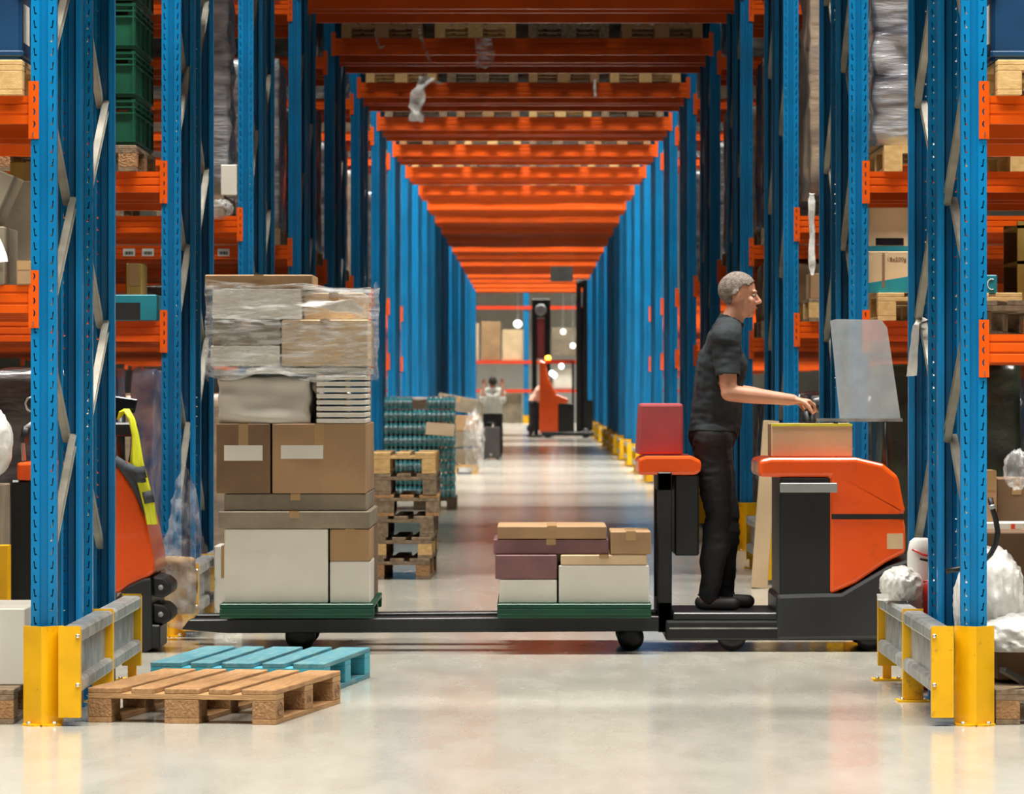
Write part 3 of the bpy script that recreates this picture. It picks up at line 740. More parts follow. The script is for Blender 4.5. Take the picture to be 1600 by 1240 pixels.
# third row right
xi3 = WX(1256, 1.72)
spallet(xi3 + .5, Yc + .56, LV['A'], 'pallet under wrapped red and white goods, third row right', 'old')
bumpy(WX(1252, 1.74), WX(1300, 1.74), Yc + .05, Yc + 1.1, LV['A'] + .15, 4.3, WRAPT, 'wrapped tan goods with loose film on the upper shelf, third row right', amp=.04, seed=41)
bumpy(WX(1261, 1.70), WX(1276, 1.70), Yc - .15, Yc - .07, WZ(430, 1.7), WZ(300, 1.7), FILMW, 'long twist of white film hanging in front of the third row right', name='hanging_film', amp=.03, cat='plastic film', n=10)
pallet((WX(1256, 1.72) + .42, Yc + .58, levelB(2, 'right')), 0, 'worn pallet on the middle shelf, third row right', (OLDW, PALEW, PALEW), sc=1.1)
carton(WX(1263, 1.72), WX(1263, 1.72) + .4, Yc + .05, Yc + .5, levelB(2, 'right') + .16, WZ(428, 1.72), CARD, 'brown carton on the middle shelf pallet, third row right')

# --- header goods (above the tunnel)
PM4 = []
for k in range(4, 10):
    for i in range(4):
        x = XL + .47 + i * .925
        pos = ['leftmost', 'second from left', 'third from left', 'rightmost'][i]
        spallet(x, rowY(k) + .53, 4.84, f'pallet on the beams over the tunnel, {ORD[k]} row, {pos}', ('old', 'std', 'pale')[(i + k) % 3], 'pallets over the tunnel')
        m = [WRAPD, WRAP, WRAPD, WRAPT][(i + k * 2) % 4]
        bumpy(x - .39, x + .39, rowY(k) - .04, rowY(k) + 1.1, 4.84 + .146, 7.7, m, f'wrapped goods on the pallet over the tunnel, {ORD[k]} row, {pos}', group='goods over the tunnel', n=8, seed=i + k)
for k in range(NR):  # added goods blocks that shade the tunnel floor and rack interiors from above
    a = rowY(k) + (1.25 if 4 <= k < 10 else -.04)
    bumpy(XL + .03, XR - .03, a, rowY(k) + 2.5, 4.845, 7.9, WRAPD, f'dark goods block added to shade the tunnel across the {ORD[k]} rack row', name='shade_goods', n=6)
    if k < 8:
        for sgn, side in ((-1, 'left'), (1, 'right')):
            xa = XC + sgn * OUT
            bumpy(xa - BL / 2 + .06, xa + BL / 2 - .06, rowY(k) - .03, rowY(k) + 2.48, 4.66, 7.9, (WRAPT, WRAPD, WRAP)[(k + (sgn > 0)) % 3], f'goods block added for shade on the top shelf {side} of the tunnel, {ORD[k]} row', name='shade_goods', n=10)
# hanging film scraps
def scrap(pts, k, label, w, m=FILM, amp=.02):
    r = 1 + .353 * k; r -= .006
    rows = [((WX(a - w / 2, r), Y1 * r, WZ(b, r)), (WX(a + w / 2, r), Y1 * r - .02, WZ(b, r))) for a, b in pts]
    o = sheet(rows, m, 'film_scrap', amp=amp, cols=8); tag(o, label, 'plastic film')
scrap([(654, 38), (660, 70), (672, 94)], 4, 'narrow film strip hanging over the fifth row beam', 5)
scrap([(755, 60), (757, 85), (760, 106)], 4, 'crumpled clear film hanging from the fifth row beam', 26, amp=.05)
scrap([(585, 52), (592, 75), (600, 70)], 4, 'thin curl of film at the left of the fifth row beam', 4)
scrap([(668, 118), (656, 140), (650, 165), (650, 188)], 5, 'long white film rag hanging from the sixth row beam', 20, FILMW, .04)
scrap([(675, 124), (690, 132)], 5, 'short film tail beside the long rag on the sixth row beam', 8, FILMW)
scrap([(930, 125), (930, 150)], 5, 'thin film loop right of centre on the sixth row beam', 4, FILMW)
r_ = 1 + .353 * 12
o = MB().box(WX(860, r_), WX(895, r_), rowY(12) - .1, rowY(12) - .09, WZ(440, r_), WZ(416, r_)).build('hanging_sheet', GREY); tag(o, 'grey sheet hanging under the beams in the far part of the tunnel', 'sheet')

# ------------------------------------------------------------------ bottle pallet
rb = 2.73; yb = 17.2 * rb
bx0 = WX(599, rb); 
pallet((bx0 + .41, yb + .6, 0), 0, 'pallet under the shrink wrapped teal bottles', (OLDW, OLDW, OLDW), group='pallets in the tunnel')
def pack_mesh():
    mb = MB()
    for i in range(3):
        for j in range(2):
            mb.lathe([(.022, 0), (.0258, .006), (.0258, .10), (.022, .115), (.012, .126), (.011, .132)], (-.052 + i * .052, -.026 + j * .052, 0), 10)
    a = mb.mesh('bottle_pack'); a.materials.append(WATER)
    mb = MB()
    for i in range(3):
        for j in range(2): mb.lathe([(.0263, .035), (.0263, .09)], (-.052 + i * .052, -.026 + j * .052, 0), 10)
    b = mb.mesh('label'); b.materials.append(LABW)
    mb = MB()
    for i in range(3):
        for j in range(2): mb.lathe([(.013, .128), (.013, .14)], (-.052 + i * .052, -.026 + j * .052, 0), 8)
    c = mb.mesh('cap'); c.materials.append(CAPR); return a, b, c
PA, PB, PCc = pack_mesh()
def pack(x, y, z, label, rz=0):
    o = link('bottle_pack', PA); o.location = (x, y, z); o.rotation_euler = (0, 0, rz); tag(o, label, 'bottle pack', 'packs of teal bottles')
    link('bottle_labels', PB, o)['kind'] = 'stuff'; link('bottle_caps', PCc, o)['kind'] = 'stuff'
COLN = ['leftmost', 'second', 'middle', 'fourth', 'rightmost']
LAYN = ['bottom', 'second', 'third', 'fourth', 'fifth', 'sixth', 'seventh', 'top']
zz = .146
for L in range(8):
    z = zz + L * .142
    for c in range(5):
        if L == 7 and c == 2: continue
        pack(bx0 + .085 + c * .16, yb + .07, z, f'pack of teal bottles, {COLN[c]} in the front of the {LAYN[L]} layer')
    for q in range(1, 6):
        pack(bx0 + .085 + 4 * .16 + .02, yb + .07 + q * .165, z, f'pack of teal bottles on the right side, {LAYN[L]} layer, place {["two","three","four","five","six"][q-1]} back', R(90))
carton(bx0 + .02, bx0 + .64, yb + .15, yb + 1.1, zz, zz + 7 * .142 - .01, WRAPD, 'dark core of goods inside the bottle stack', tape=False, cat='goods')
o = MB().box(-.16, .16, -.09, .09, 0, .01).build('cardboard_sheet', CARDL); o.location = (WX(688, rb) , yb - .06, WZ(671, rb)); o.rotation_euler = (R(50), R(4), 0)
tag(o, 'pale cardboard sheet stuck on the front of the bottle stack', 'cardboard')

# tan sacks pallet and more goods along the left of the tunnel
rs = 3.86; ys = 17.2 * rs
spallet(WX(725, rs) - .18, ys + .6, 0, 'pallet under the leaning brown cartons beyond the bottles', 'pale', 'pallets in the tunnel')
sx = WX(725, rs) - .18
for i, (dz, a, w) in enumerate(((.16, 1, .78), (.425, -2, .74), (.69, 2, .72), (.99, 10, .66))):
    o = carton(-w / 2, w / 2, 0, .8, 0, .24, [CARDG, CARDG, CARD, CARDG][i], ['lowest', 'second', 'third', 'topmost'][i] + ' of the leaning brown cartons beyond the bottles', group='leaning brown cartons')
    o.location = (sx + .02 * i, ys + .5, dz); o.rotation_euler = (0, R(a), 0)
blob((sx + .34, ys + .1, .50), .16, .2, .48, FILM2, 'loose_film', 'clear film around the right of the leaning cartons', 'plastic film', seed=8, sub=4)
side_y = 17.2 * 3.2
spallet(-1.49, side_y + .6, 0, 'pallet under dark goods behind the bottle stack', 'old', 'pallets in the tunnel')
bumpy(-1.86, -1.12, side_y, side_y + 1.1, .146, 1.25, WRAPT, 'tan wrapped goods behind the bottle stack', seed=50)

# leaning board at third row right
t = MB()
rp = 1.675
o = t.box(-.055, .055, -.03, .03, 0, 1.16).build('leaning_board', PALEW if False else CARDL, bevel=.003); o.location = (WX(1186, rp), 17.2 * rp, .0); o.rotation_euler = (R(-6), R(4.5), 0)
tag(o, 'long pale board leaning upright behind the operator', 'board')

# ------------------------------------------------------------------ order picker truck (moving)
TY = 22.3
def tx(px): return (px - VX) / 296.
def tz(py): return HC + (HY - py) / 296.
t = thing('order_picker_truck', 'orange and black order picker truck crossing the tunnel with long forks', 'forklift', (0, TY, 0))
W = .39
hood = MB().prism([(1.56, .30), (1.56, .915), (1.19, .915), (1.19, 1.005), (1.25, 1.018), (1.70, 1.018), (1.84, .985), (1.92, .92), (1.955, .74), (1.955, .735), (1.94, .715), (1.94, .70), (1.955, .68), (1.96, .52), (1.86, .47), (1.70, .36)], -W, W, 'y')
hood.build('hood', TRED, t, bevel=.022, seg=3)
MB().box(1.57, 1.945, -W - .003, W + .003, .695, .722).build('hood_groove', BLACK, t)
MB().box(1.30, 1.57, -W + .01, W - .01, .22, .915).build('cabinet', BLACK, t, bevel=.012, seg=2)
MB().box(1.30, 1.60, -W - .006, -W + .012, .835, .885).build('grey_cover_strip', GREY, t, bevel=.004)
MB().prism([(1.28, .06), (1.28, .30), (1.62, .31), (1.86, .45), (2.0, .50), (2.03, .44), (2.03, .20), (1.98, .07)], -W - .01, W + .01, 'y').build('bumper', DGREY, t, bevel=.02, seg=2)
MB().box(.70, 1.95, -W, W, .06, .165).build('chassis', BLACK, t, bevel=.012, seg=2)
MB().box(.74, 1.30, -W + .01, W - .01, .165, .205).build('platform', DGREY, t, bevel=.006)
MB().box(.72, 1.32, -W - .004, -W, .12, .128).build('step_edge', GALV, t)
MB().box(1.86, 1.945, -W - .004, -W, .54, .62).build('sticker', CARDL, t)
# fork carriage post, backrest
ps = MB()
ps.box(.66, .735, -.34, -.27, .10, .94); ps.box(.66, .735, .27, .34, .10, .94); ps.box(.66, .735, -.34, .34, .84, .94); ps.box(.66, .735, -.34, .34, .10, .26)
ps.build('carriage_post', BLACK, t, bevel=.006)
MB().prism([(.56, .925), (.56, 1.01), (.60, 1.025), (.84, 1.025), (.89, 1.0), (.89, .945), (.86, .925)], -.33, .33, 'y').build('backrest_cushion', TRED, t, bevel=.015, seg=2)
MB().prism([(.555, 1.03), (.57, 1.30), (.80, 1.30), (.80, 1.03)], -.20, .20, 'y').build('red_box_seat', REDT, t, bevel=.015, seg=2)
bt = MB().box(.75, .88, -.30, .30, .50, .93).build('battery_box', BLACK, t, bevel=.01)
# forks
for s in (-1, 1):
    f = MB(); y = s * .25
    f.prism([(-1.84, .115), (-1.80, .165), (.70, .185), (.70, .105), (-1.6, .095)], y - .09, y + .09, 'y')
    fk = f.build('fork', DGREY, t, bevel=.004)
    MB().lathe([(.02, -.04), (.078, -.04), (.078, .04), (.02, .04)], (-1.22, y, .078), 22, 'y').build('fork_wheel', BLACK, fk)
    MB().lathe([(.02, -.04), (.07, -.04), (.07, .04), (.02, .04)], (.52, y, .07), 22, 'y').build('fork_wheel', BLACK, fk)
for px_, yy in ((1.05, -.30), (1.78, -.28), (1.78, .28)):
    MB().lathe([(.03, -.05), (.075, -.05), (.078, 0), (.075, .05), (.03, .05)], (px_, yy, .078), 24, 'y').build('wheel', BLACK, t)
# steering and screen
MB().tube([(1.50, 0, 1.0), (1.49, 0, 1.15), (1.47, 0, 1.26)], .035, 12).build('steering_column', BLACK, t)
hb = MB(); hb.tube([(1.49, -.20, 1.29), (1.51, -.12, 1.265), (1.47, 0, 1.26), (1.51, .12, 1.265), (1.49, .20, 1.29)], .016, 10)
hb.build('steering_handle', BLACK, t)
MB().box(1.50, 1.95, -.30, -.27, 1.205, 1.222).build('screen_rail', GALV, t)
MB().tube([(1.60, -.285, 1.0), (1.60, -.285, 1.21)], .012, 8).build('screen_post', BLACK, t)
MB().tube([(1.86, -.285, .96), (1.86, -.285, 1.21)], .012, 8).build('screen_post', BLACK, t)
MB().prism([(1.62, 1.222), (1.57, 1.735), (1.60, 1.745), (1.84, 1.74), (1.87, 1.70), (1.94, 1.222)], -.291, -.283, 'y').build('clear_screen', FROST, t)
# boxes carried on the hood
o = carton(tx(1204), tx(1330), TY - .30, TY + .05, 1.02, 1.195, CARDL, 'low tan carton lying on top of the orange hood', tape=False)
MB().box(-.213, .213, -.177, -.1735, .162, .174).build('yellow_edge', HIVIS, o)
carton(tx(1225), tx(1300), TY + .08, TY + .34, 1.02, 1.16, CARDY, 'ochre carton lying behind the tan carton on the hood')

# plastic pallets on the forks
def green_pallet(x, label):
    t = thing('plastic_pallet', label, 'pallet', (x, TY, .188), 0, 'green plastic pallets on the forks')
    mb = MB(); 
    mb.box(-.4, .4, -.6, .6, .05, .075)
    mb.box(-.4, .4, -.6, -.585, .018, .05); mb.box(-.4, .4, .585, .6, .018, .05)
    mb.build('deck', GREENP, t, bevel=.004)
    for yy in (-.54, 0, .54): MB().box(-.4, .4, yy - .05, yy + .05, 0, .05).build('runner', GREENP, t, bevel=.004)
    return t
green_pallet(-1.22, 'green plastic pallet under the tall load on the fork tips')
green_pallet(.22, 'green plastic pallet under the low load next to the operator')
Z0 = .264
def ld(x0, x1, z0, z1, m, lb, y0=-.55, y1=0.0, **kw):
    return carton(x0, x1, TY + y0, TY + y1, Z0 + z0, Z0 + z1 - .002, m, lb, **kw)
def pz(py): return tz(py) - Z0
# tall load
ld(-1.60, -1.06, 0, pz(822), CARDW, 'large white carton at the bottom left of the tall load', tape=False)
ld(-1.05, -.84, 0, pz(872), CARDW, 'small off-white carton at the bottom right of the tall load', tape=False)
ld(-1.05, -.84, pz(872), pz(822), CARD, 'small brown carton above the off-white one in the tall load')
ld(-1.62, -.84, 0, pz(822), CARDD, 'dark carton at the back of the lowest tier of the tall load', .02, .55)
ld(-1.63, -.84, pz(822), pz(795), CARDG, 'flat grey-brown carton below its twin in the tall load', -.56, .5)
ld(-1.60, -.86, pz(795), pz(768), CARDG, 'flat grey-brown carton above its twin in the tall load', -.54, .5)
c = ld(-1.64, -1.36, pz(768), pz(660), CARDD, 'dark brown carton at left in the middle of the tall load')
MB().box(-.10, .10, -.2765, -.2755, .17, .25).build('sticker', CARDW, c)
c = ld(-1.35, -.86, pz(768), pz(660), CARD, 'wide brown carton in the middle of the tall load')
MB().box(-.20, .02, -.2765, -.2755, .18, .25).build('sticker', CARDW, c)
ld(-1.6, -.86, pz(768), pz(660), CARD, 'brown carton at the back of the middle tier of the tall load', .02, .5)
bumpy(-1.66, -1.13, TY - .55, TY + .4, Z0 + pz(660), Z0 + pz(584), WRAPT if False else CARDW, 'beige sack on the left below the wrapped boxes of the tall load', name='sack', amp=.04, cat='sack', seed=61)
for i in range(8):
    h = (pz(584) - pz(660)) / 8
    ld(-1.12, -.86, pz(660) + i * h, pz(660) + (i + 1) * h - .006, CARDW, f'white flat tray, {["lowest","second","third","fourth","fifth","sixth","seventh","topmost"][i]} of eight in the tall load', tape=False, group='white flat trays', name='flat_tray', cat='tray')
bumpy(-1.50, -.85, TY - .55, TY + .4, Z0 + pz(584), Z0 + pz(572), FILMW, 'white padded sheet on the trays of the tall load', name='padded_sheet', amp=.01, cat='sheet', seed=62)
ld(-1.30, -.85, pz(572), pz(500), CARDL, 'light tan carton at right near the top of the tall load')
ld(-1.67, -1.31, pz(572), pz(540), CARDW, 'white carton at left near the top of the tall load', tape=False)
ld(-1.66, -1.31, pz(540), pz(500), CARDG, 'grey carton above the white one near the top of the tall load')
ld(-1.64, -.86, pz(572), pz(500), CARD, 'brown carton at the back near the top of the tall load', .02, .5)
ld(-1.66, -1.20, pz(500), pz(452), CARDW, 'white carton under the topmost lid of the tall load', tape=False)
ld(-1.19, -.88, pz(500), pz(458), CARDL, 'tan carton beside the white one on top of the tall load', -.45, .3)
ld(-1.70, -1.14, pz(452), pz(431), CARD, 'flat brown carton lying topmost on the tall load')
# stretch film round the upper part
f = thing('stretch_film_wrap', 'clear stretch film round the upper part of the tall load', 'plastic film', (-1.26, TY, 0))
zt0, zt1 = tz(590), tz(448)
ring = [(-.435, -.575), (.425, -.575), (.425, .52), (-.435, .52)]
vs = []; fs = []; NU = 96; NV = 26
per = []
for i in range(4):
    a, b_ = Vector(ring[i]), Vector(ring[(i + 1) % 4])
    for j in range(NU // 4): per.append(a.lerp(b_, j / (NU // 4)))
for v in range(NV + 1):
    z = zt0 + (zt1 - zt0) * v / NV
    for u, p in enumerate(per):
        q = Vector((p.x * 3, p.y * 3, z * 16)); d = noise.noise(q) * .014 + noise.noise(q * 2.3) * .007
        n2 = Vector((p.x, p.y)).normalized(); vs.append((p.x + n2.x * d, p.y + n2.y * d, z + noise.noise(Vector((p.x * 4, p.y * 4, v * .1))) * .05))
for v in range(NV):
    for u in range(NU): fs.append((v * NU + u, v * NU + (u + 1) % NU, (v + 1) * NU + (u + 1) % NU, (v + 1) * NU + u))
me = bpy.data.meshes.new('film_band'); me.from_pydata(vs, [], fs); me.materials.append(FILM); me.polygons.foreach_set('use_smooth', [True] * len(fs))
link('film_band', me, f)
s = sheet([((.02, -.60, tz(478)), (.10, -.60, tz(470))), ((.12, -.62, tz(484)), (.20, -.60, tz(474))), ((.24, -.60, tz(486)), (.33, -.6, tz(468))), ((.38, -.59, tz(492)), (.40, -.6, tz(480)))], FILMW, 'film_tail', f, amp=.015, cols=10)
# low load
ld(.14, .61, 0, pz(878), CARDW, 'white carton at the bottom right of the low load', tape=False)
ld(-.17, .13, 0, pz(900), CARDW, 'off-white carton at the bottom left of the low load', tape=False)
ld(-.19, .13, pz(900), pz(862), PURP, 'plum coloured carton on the left of the low load', tape=False)
ld(.15, .60, pz(878), pz(862), CARDL, 'flat light carton above the white one in the low load')
ld(-.20, .40, pz(862), pz(838), PURP, 'wide plum coloured carton in the upper tier of the low load', -.53, .1)
ld(.41, .62, pz(862), pz(826), CARD, 'brown carton at the upper right of the low load')
ld(-.18, .39, pz(838), pz(818), CARD, 'flat brown carton topmost on the low load', -.54, .1)
ld(-.16, .60, 0, pz(862), CARDD, 'dark carton at the back of the low load', .12, .55)

# ------------------------------------------------------------------ people
def seg_dist(p, a, b):
    ab = b - a; t = max(0, min(1, (p - a).dot(ab) / ab.length_squared)); return (p - (a + ab * t)).length, t
def capsule(mb, a, ra, b, rb, n=14):
    a = Vector(a); b = Vector(b); d = b - a; L = d.length; d = d / L
    pts = []; rs = []
    for k in range(4): t = R(90 - 22 * k); pts.append(a - d * ra * math.sin(t) * 1.0); rs.append(max(.0008, ra * math.cos(t)))
    for k in range(5): pts.append(a + d * L * k / 4); rs.append(ra + (rb - ra) * k / 4)
    for k in range(1, 5): t = R(22 * k + 2); pts.append(b + d * rb * math.sin(t)); rs.append(max(.0008, rb * math.cos(t)))
    mb.tube(pts, rs, n)
def hand(mb, w, d, nrm, curl, thumb_side, sc=1.0):
    """w wrist, d direction of the hand, nrm = back-of-hand normal, curl in degrees per joint"""
    w = Vector(w); d = Vector(d).normalized(); nrm = (Vector(nrm) - d * Vector(nrm).dot(d)).normalized(); s = d.cross(nrm) * thumb_side
    lens = [.078, .086, .080, .064]
    for i, l in enumerate(lens):
        off = s * (.030 - .020 * i) * sc
        k0 = w + d * (.085 - (.004 if i in (0, 3) else 0)) * sc + off
        capsule(mb, w + off * .55 + d * .015, .016 * sc, k0, .0135 * sc, 8)
        p = k0; ang = curl * .6
        for j, f in enumerate((.45, .32, .23)):
            a = R(ang); dd = d * math.cos(a) - nrm * math.sin(a); q = p + dd * l * f * sc
            capsule(mb, p, (.0105 - .001 * j) * sc, q, (.0098 - .001 * j) * sc, 8); p = q; ang += curl
    p = w + s * .028 * sc + d * .025; dd = (d * .75 + s * .6 - nrm * .25).normalized()
    for j, l in enumerate((.042, .034, .027)):
        q = p + dd * l * sc; capsule(mb, p, (.013 - .0012 * j) * sc, q, (.0118 - .0012 * j) * sc, 8); p = q
        dd = (dd - nrm * (.25 + curl / 120) + d * .15).normalized()
def human(J, fwd, label, shirt, trous, hair, voxel=.006, sleeves=.45, face=True, curl=45, gripn=None, up=(0, 0, 1), shoe=SHOE, hipf=None, apron=False):
    """J: joints hip, chest, neck, head + L/R shoulder, elbow, wrist, hipj, knee, ankle"""
    J = {k: Vector(v) for k, v in J.items()}; fwd = Vector(fwd).normalized(); up = Vector(up).normalized(); side = up.cross(fwd).normalized()   # left
    hf = Vector(hipf) if hipf else Vector((fwd.x, fwd.y, 0)).normalized()
    loc = Vector(((J['Lankle'].x + J['Rankle'].x) / 2, (J['Lankle'].y + J['Rankle'].y) / 2, min(J['Lankle'].z, J['Rankle'].z) - .085))
    t = thing('person', label, 'person', loc)
    J = {k: v - loc for k, v in J.items()}
    mb = MB(); bones = []
    def cap(a, ra, b, rb, tag_): capsule(mb, a, ra, b, rb); bones.append((Vector(a), Vector(b), tag_))
    hip, chest, neck, head = J['hip'], J['chest'], J['neck'], J['head']
    ls, rs = J['Lshoulder'], J['Rshoulder']; sw = (ls - rs).normalized()
    lh, rh = J['Lhipj'], J['Rhipj']
    wv = (lh - rh).normalized()
    cap(hip - wv * .055, .115, hip + wv * .055, .115, 'T'); cap(lh, .10, rh, .10, 'T')
    mid = hip.lerp(chest, .5)
    cap(hip - wv * .045, .115, mid - sw * .05, .110, 'S'); cap(hip + wv * .045, .115, mid + sw * .05, .110, 'S')
    cap(mid - sw * .05, .110, chest - sw * .075, .118, 'S'); cap(mid + sw * .05, .110, chest + sw * .075, .118, 'S')
    cap(mid + hf * .03, .10, hip + hf * .04 + Vector((0, 0, .05)), .10, 'S')
    cap(chest - sw * .06, .115, rs + sw * .03, .072, 'S'); cap(chest + sw * .06, .115, ls - sw * .03, .072, 'S')
    cap(rs, .068, neck, .060, 'S'); cap(ls, .068, neck, .060, 'S'); 
    hb = head - up * .05
    cap(neck, .062, hb, .056, 'K')
    # head
    M = Matrix((fwd, side, up)).transposed()
    mb.ell(head + up * .035 - fwd * .012, .098, .076, .092, M); mb.ell(head - up * .035 + fwd * .022, .070, .058, .080, M)
    mb.ell(head - up * .088 + fwd * .058, .028, .030, .022, M)
    capsule(mb, head + fwd * .088 + up * .012, .009, head + fwd * .112 - up * .022, .0125, 8)
    mb.ell(head + fwd * .100 - up * .028, .014, .020, .009, M, 8, 6)
    mb.ell(head + fwd * .083 + up * .030, .012, .050, .009, M, 10, 6)
    mb.ell(head + fwd * .084 - up * .056, .014, .026, .009, M, 10, 6)
    for s_ in (-1, 1):
        mb.ell(head + side * s_ * .076 - fwd * .01, .018, .010, .030, M, 10, 8); mb.ell(head + side * s_ * .035 + fwd * .068 - up * .02, .022, .026, .022, M, 8, 6)
    bones.append((head - up * .06, head + up * .06, 'H'))
    for q in 'LR':
        s, e, w = J[q + 'shoulder'], J[q + 'elbow'], J[q + 'wrist']
        se = s.lerp(e, sleeves); cap(s, .062, se, .052, 'S'); cap(se, .052, e, .042, 'K')
        cap(e, .044, e.lerp(w, .35), .044, 'K'); cap(e.lerp(w, .35), .044, w, .029, 'K')
        d = (w - e).normalized(); gn = Vector(gripn) if gripn else Vector((0, 0, 1))
        if abs(d.dot(gn)) > .95: gn = fwd
        hand(mb, w, d, gn, curl, (1 if q == 'R' else -1)); bones.append((w, w + d * .18, 'K'))
        h, k, a = J[q + 'hipj'], J[q + 'knee'], J[q + 'ankle']
        cap(h, .098, k, .062, 'T'); cap(k, .062, k.lerp(a, .35), .062, 'T'); cap(k.lerp(a, .35), .062, a, .042, 'T')
        ff = Vector((hf.x, hf.y, 0)).normalized()
        cap(a, .042, a + Vector((0, 0, -.03)), .038, 'K'); cap(a - ff * .04 + Vector((0, 0, -.05)), .03, a + ff * .13 + Vector((0, 0, -.055)), .028, 'F')
    me = mb.mesh('body_raw'); ob = link('body_raw', me)
    md = ob.modifiers.new('r', 'REMESH'); md.mode = 'VOXEL'; md.voxel_size = voxel; md.use_smooth_shade = True
    sm = ob.modifiers.new('s', 'SMOOTH'); sm.factor = .5; sm.iterations = 3 if voxel < .009 else 1
    dg = bpy.context.evaluated_depsgraph_get(); dg.update()
    body = bpy.data.meshes.new_from_object(ob.evaluated_get(dg)); bpy.data.objects.remove(ob)
    body.materials.clear(); body.materials.append(SKIN); body.name = 'body'
    bo = link('body', body, t)
    # classify
    cls = []
    for v in body.vertices:
        p = v.co; best = (9, None)
        for a, b, tg in bones:
            dd, tt = seg_dist(p, a, b)
            if tg in 'ST': dd -= .03
            if tg == 'H': dd -= .04
            if dd < best[0]: best = (dd, tg)
        cls.append(best[1])
    nr = [Vector(v.normal) for v in body.vertices]
    def garment(name, test, off, m, wr=.0, thick=.0):
        idx = {}; vs = []; fs = []
        for p in body.polygons:
            if all(test(i) for i in p.vertices):
                f = []
                for i in p.vertices:
                    if i not in idx:
                        idx[i] = len(vs); c = body.vertices[i].co; q = c * 9
                        vs.append(tuple(c + nr[i] * (off + wr * (noise.noise(q) + .5 * noise.noise(Vector((q.x, q.y, q.z * 2)) * 2)))))
                    f.append(idx[i])
                fs.append(tuple(f))
        if not fs: return
        g = bpy.data.meshes.new(name); g.from_pydata(vs, [], fs); g.materials.append(m); g.polygons.foreach_set('use_smooth', [True] * len(fs))
        o = link(name, g, t); sd = o.modifiers.new('t', 'SOLIDIFY'); sd.thickness = .004; sd.offset = -1; return o
    co = [v.co for v in body.vertices]
    belt = hip + Vector((0, 0, .03))
    garment('t_shirt', lambda i: cls[i] == 'S' or (cls[i] == 'T' and co[i].z > belt.z - .02), .016, shirt, .010)
    garment('trousers', lambda i: cls[i] == 'T' or (cls[i] == 'S' and co[i].z < belt.z + .02), .012, trous, .010)
    garment('shoe', lambda i: cls[i] == 'F', .008, shoe)
    def hr(i):
        if cls[i] != 'H': return False
        d = co[i] - head; a, u, l = d.dot(fwd), d.dot(up), abs(d.dot(side))
        return (u > .055 and a < .088 - max(0, (.10 - u)) * .8) or (u > .0 and a < -.012 + u * .6) or (a < -.03 and u > -.05)
    garment('hair', hr, .007, hair, .004)
    if face:
        for s_ in (-1, 1):
            p = head + fwd * .080 + side * s_ * .033 + up * .010
            e = MB().ell(p, .009, .012, .006, M, 10, 8).build('eye', EYEW, t)
            MB().ell(p + fwd * .006, .004, .005, .005, M, 8, 6).build('iris', EYEB, e)
        MB().ell(head + fwd * .094 - up * .056, .007, .022, .006, M, 10, 6).build('lips', LIP, t)
    return t
hx = 0.98; pf = .205
human(dict(hip=(hx - .02, TY, pf + .93), chest=(hx + .03, TY, pf + 1.30), neck=(hx + .07, TY, pf + 1.50), head=(hx + .125, TY - .0, pf + 1.665),
           Lshoulder=(hx + .04, TY + .19, pf + 1.43), Rshoulder=(hx + .04, TY - .19, pf + 1.43),
           Lelbow=(hx + .09, TY + .25, pf + 1.16), Relbow=(hx + .06, TY - .25, pf + 1.15),
           Lwrist=(hx + .40, TY + .19, pf + 1.11), Rwrist=(hx + .40, TY - .19, pf + 1.115),
           Lhipj=(hx - .02, TY + .095, pf + .90), Rhipj=(hx - .02, TY - .095, pf + .90),
           Lknee=(hx + .06, TY + .12, pf + .49), Rknee=(hx + .01, TY - .12, pf + .49),
           Lankle=(hx + .05, TY + .13, pf + .09), Rankle=(hx - .04, TY - .13, pf + .09)),
      (1, -.12, -.06), 'person in black t-shirt and dark trousers standing on the truck, hands on the steering handle', CLOTH, TROUS, HAIR,
      sleeves=.48, curl=48, gripn=(.1, 0, 1), up=(.06, 0, 1))

# distant person with raised arms (white shirt), seen from behind
rd = 4.76; py_ = 17.2 * rd; cx = WX(770, rd)
human(dict(hip=(cx, py_, .84), chest=(cx, py_, 1.15), neck=(cx, py_, 1.32), head=(cx, py_ + .02, 1.46),
           Lshoulder=(cx - .17, py_, 1.26), Rshoulder=(cx + .17, py_, 1.26), Lelbow=(cx - .20, py_ - .18, 1.12), Relbow=(cx + .20, py_ - .18, 1.12),
           Lwrist=(cx - .18, py_ - .12, 1.38), Rwrist=(cx + .19, py_ - .12, 1.38), Lhipj=(cx - .09, py_, .80), Rhipj=(cx + .09, py_, .80),
           Lknee=(cx - .11, py_ + .03, .44), Rknee=(cx + .12, py_, .44), Lankle=(cx - .12, py_, .085), Rankle=(cx + .14, py_, .085)),
      (0, 1, 0), 'person in white shirt and dark trousers standing in the tunnel with both hands raised', WSHIRT, TROUS, HAIRD, voxel=.010, sleeves=.95, face=False, curl=15)
rc = 4.60
t = thing('dark_case', 'tall dark grey case on the tunnel floor in front of the white shirted person', 'case', (WX(769, rc), 17.2 * rc, 0))
MB().box(-.20, .15, -.12, .12, .03, .62).build('case_body', mat('case_grey', (.05, .045, .04), .6, var=.1), t, bevel=.015, seg=2)
MB().tube([(-.12, 0, .62), (-.12, 0, .70), (.07, 0, .70), (.07, 0, .62)], .012, 8).build('handle', BLACK, t)
MB().box(-.04, .0, -.123, -.119, .08, .12).build('latch', STEEL, t)
for s in (-.15, .10): MB().lathe([(.01, -.03), (.03, -.03), (.03, .03), (.01, .03)], (s, 0, .03), 12, 'y').build('wheel', BLACK, t)

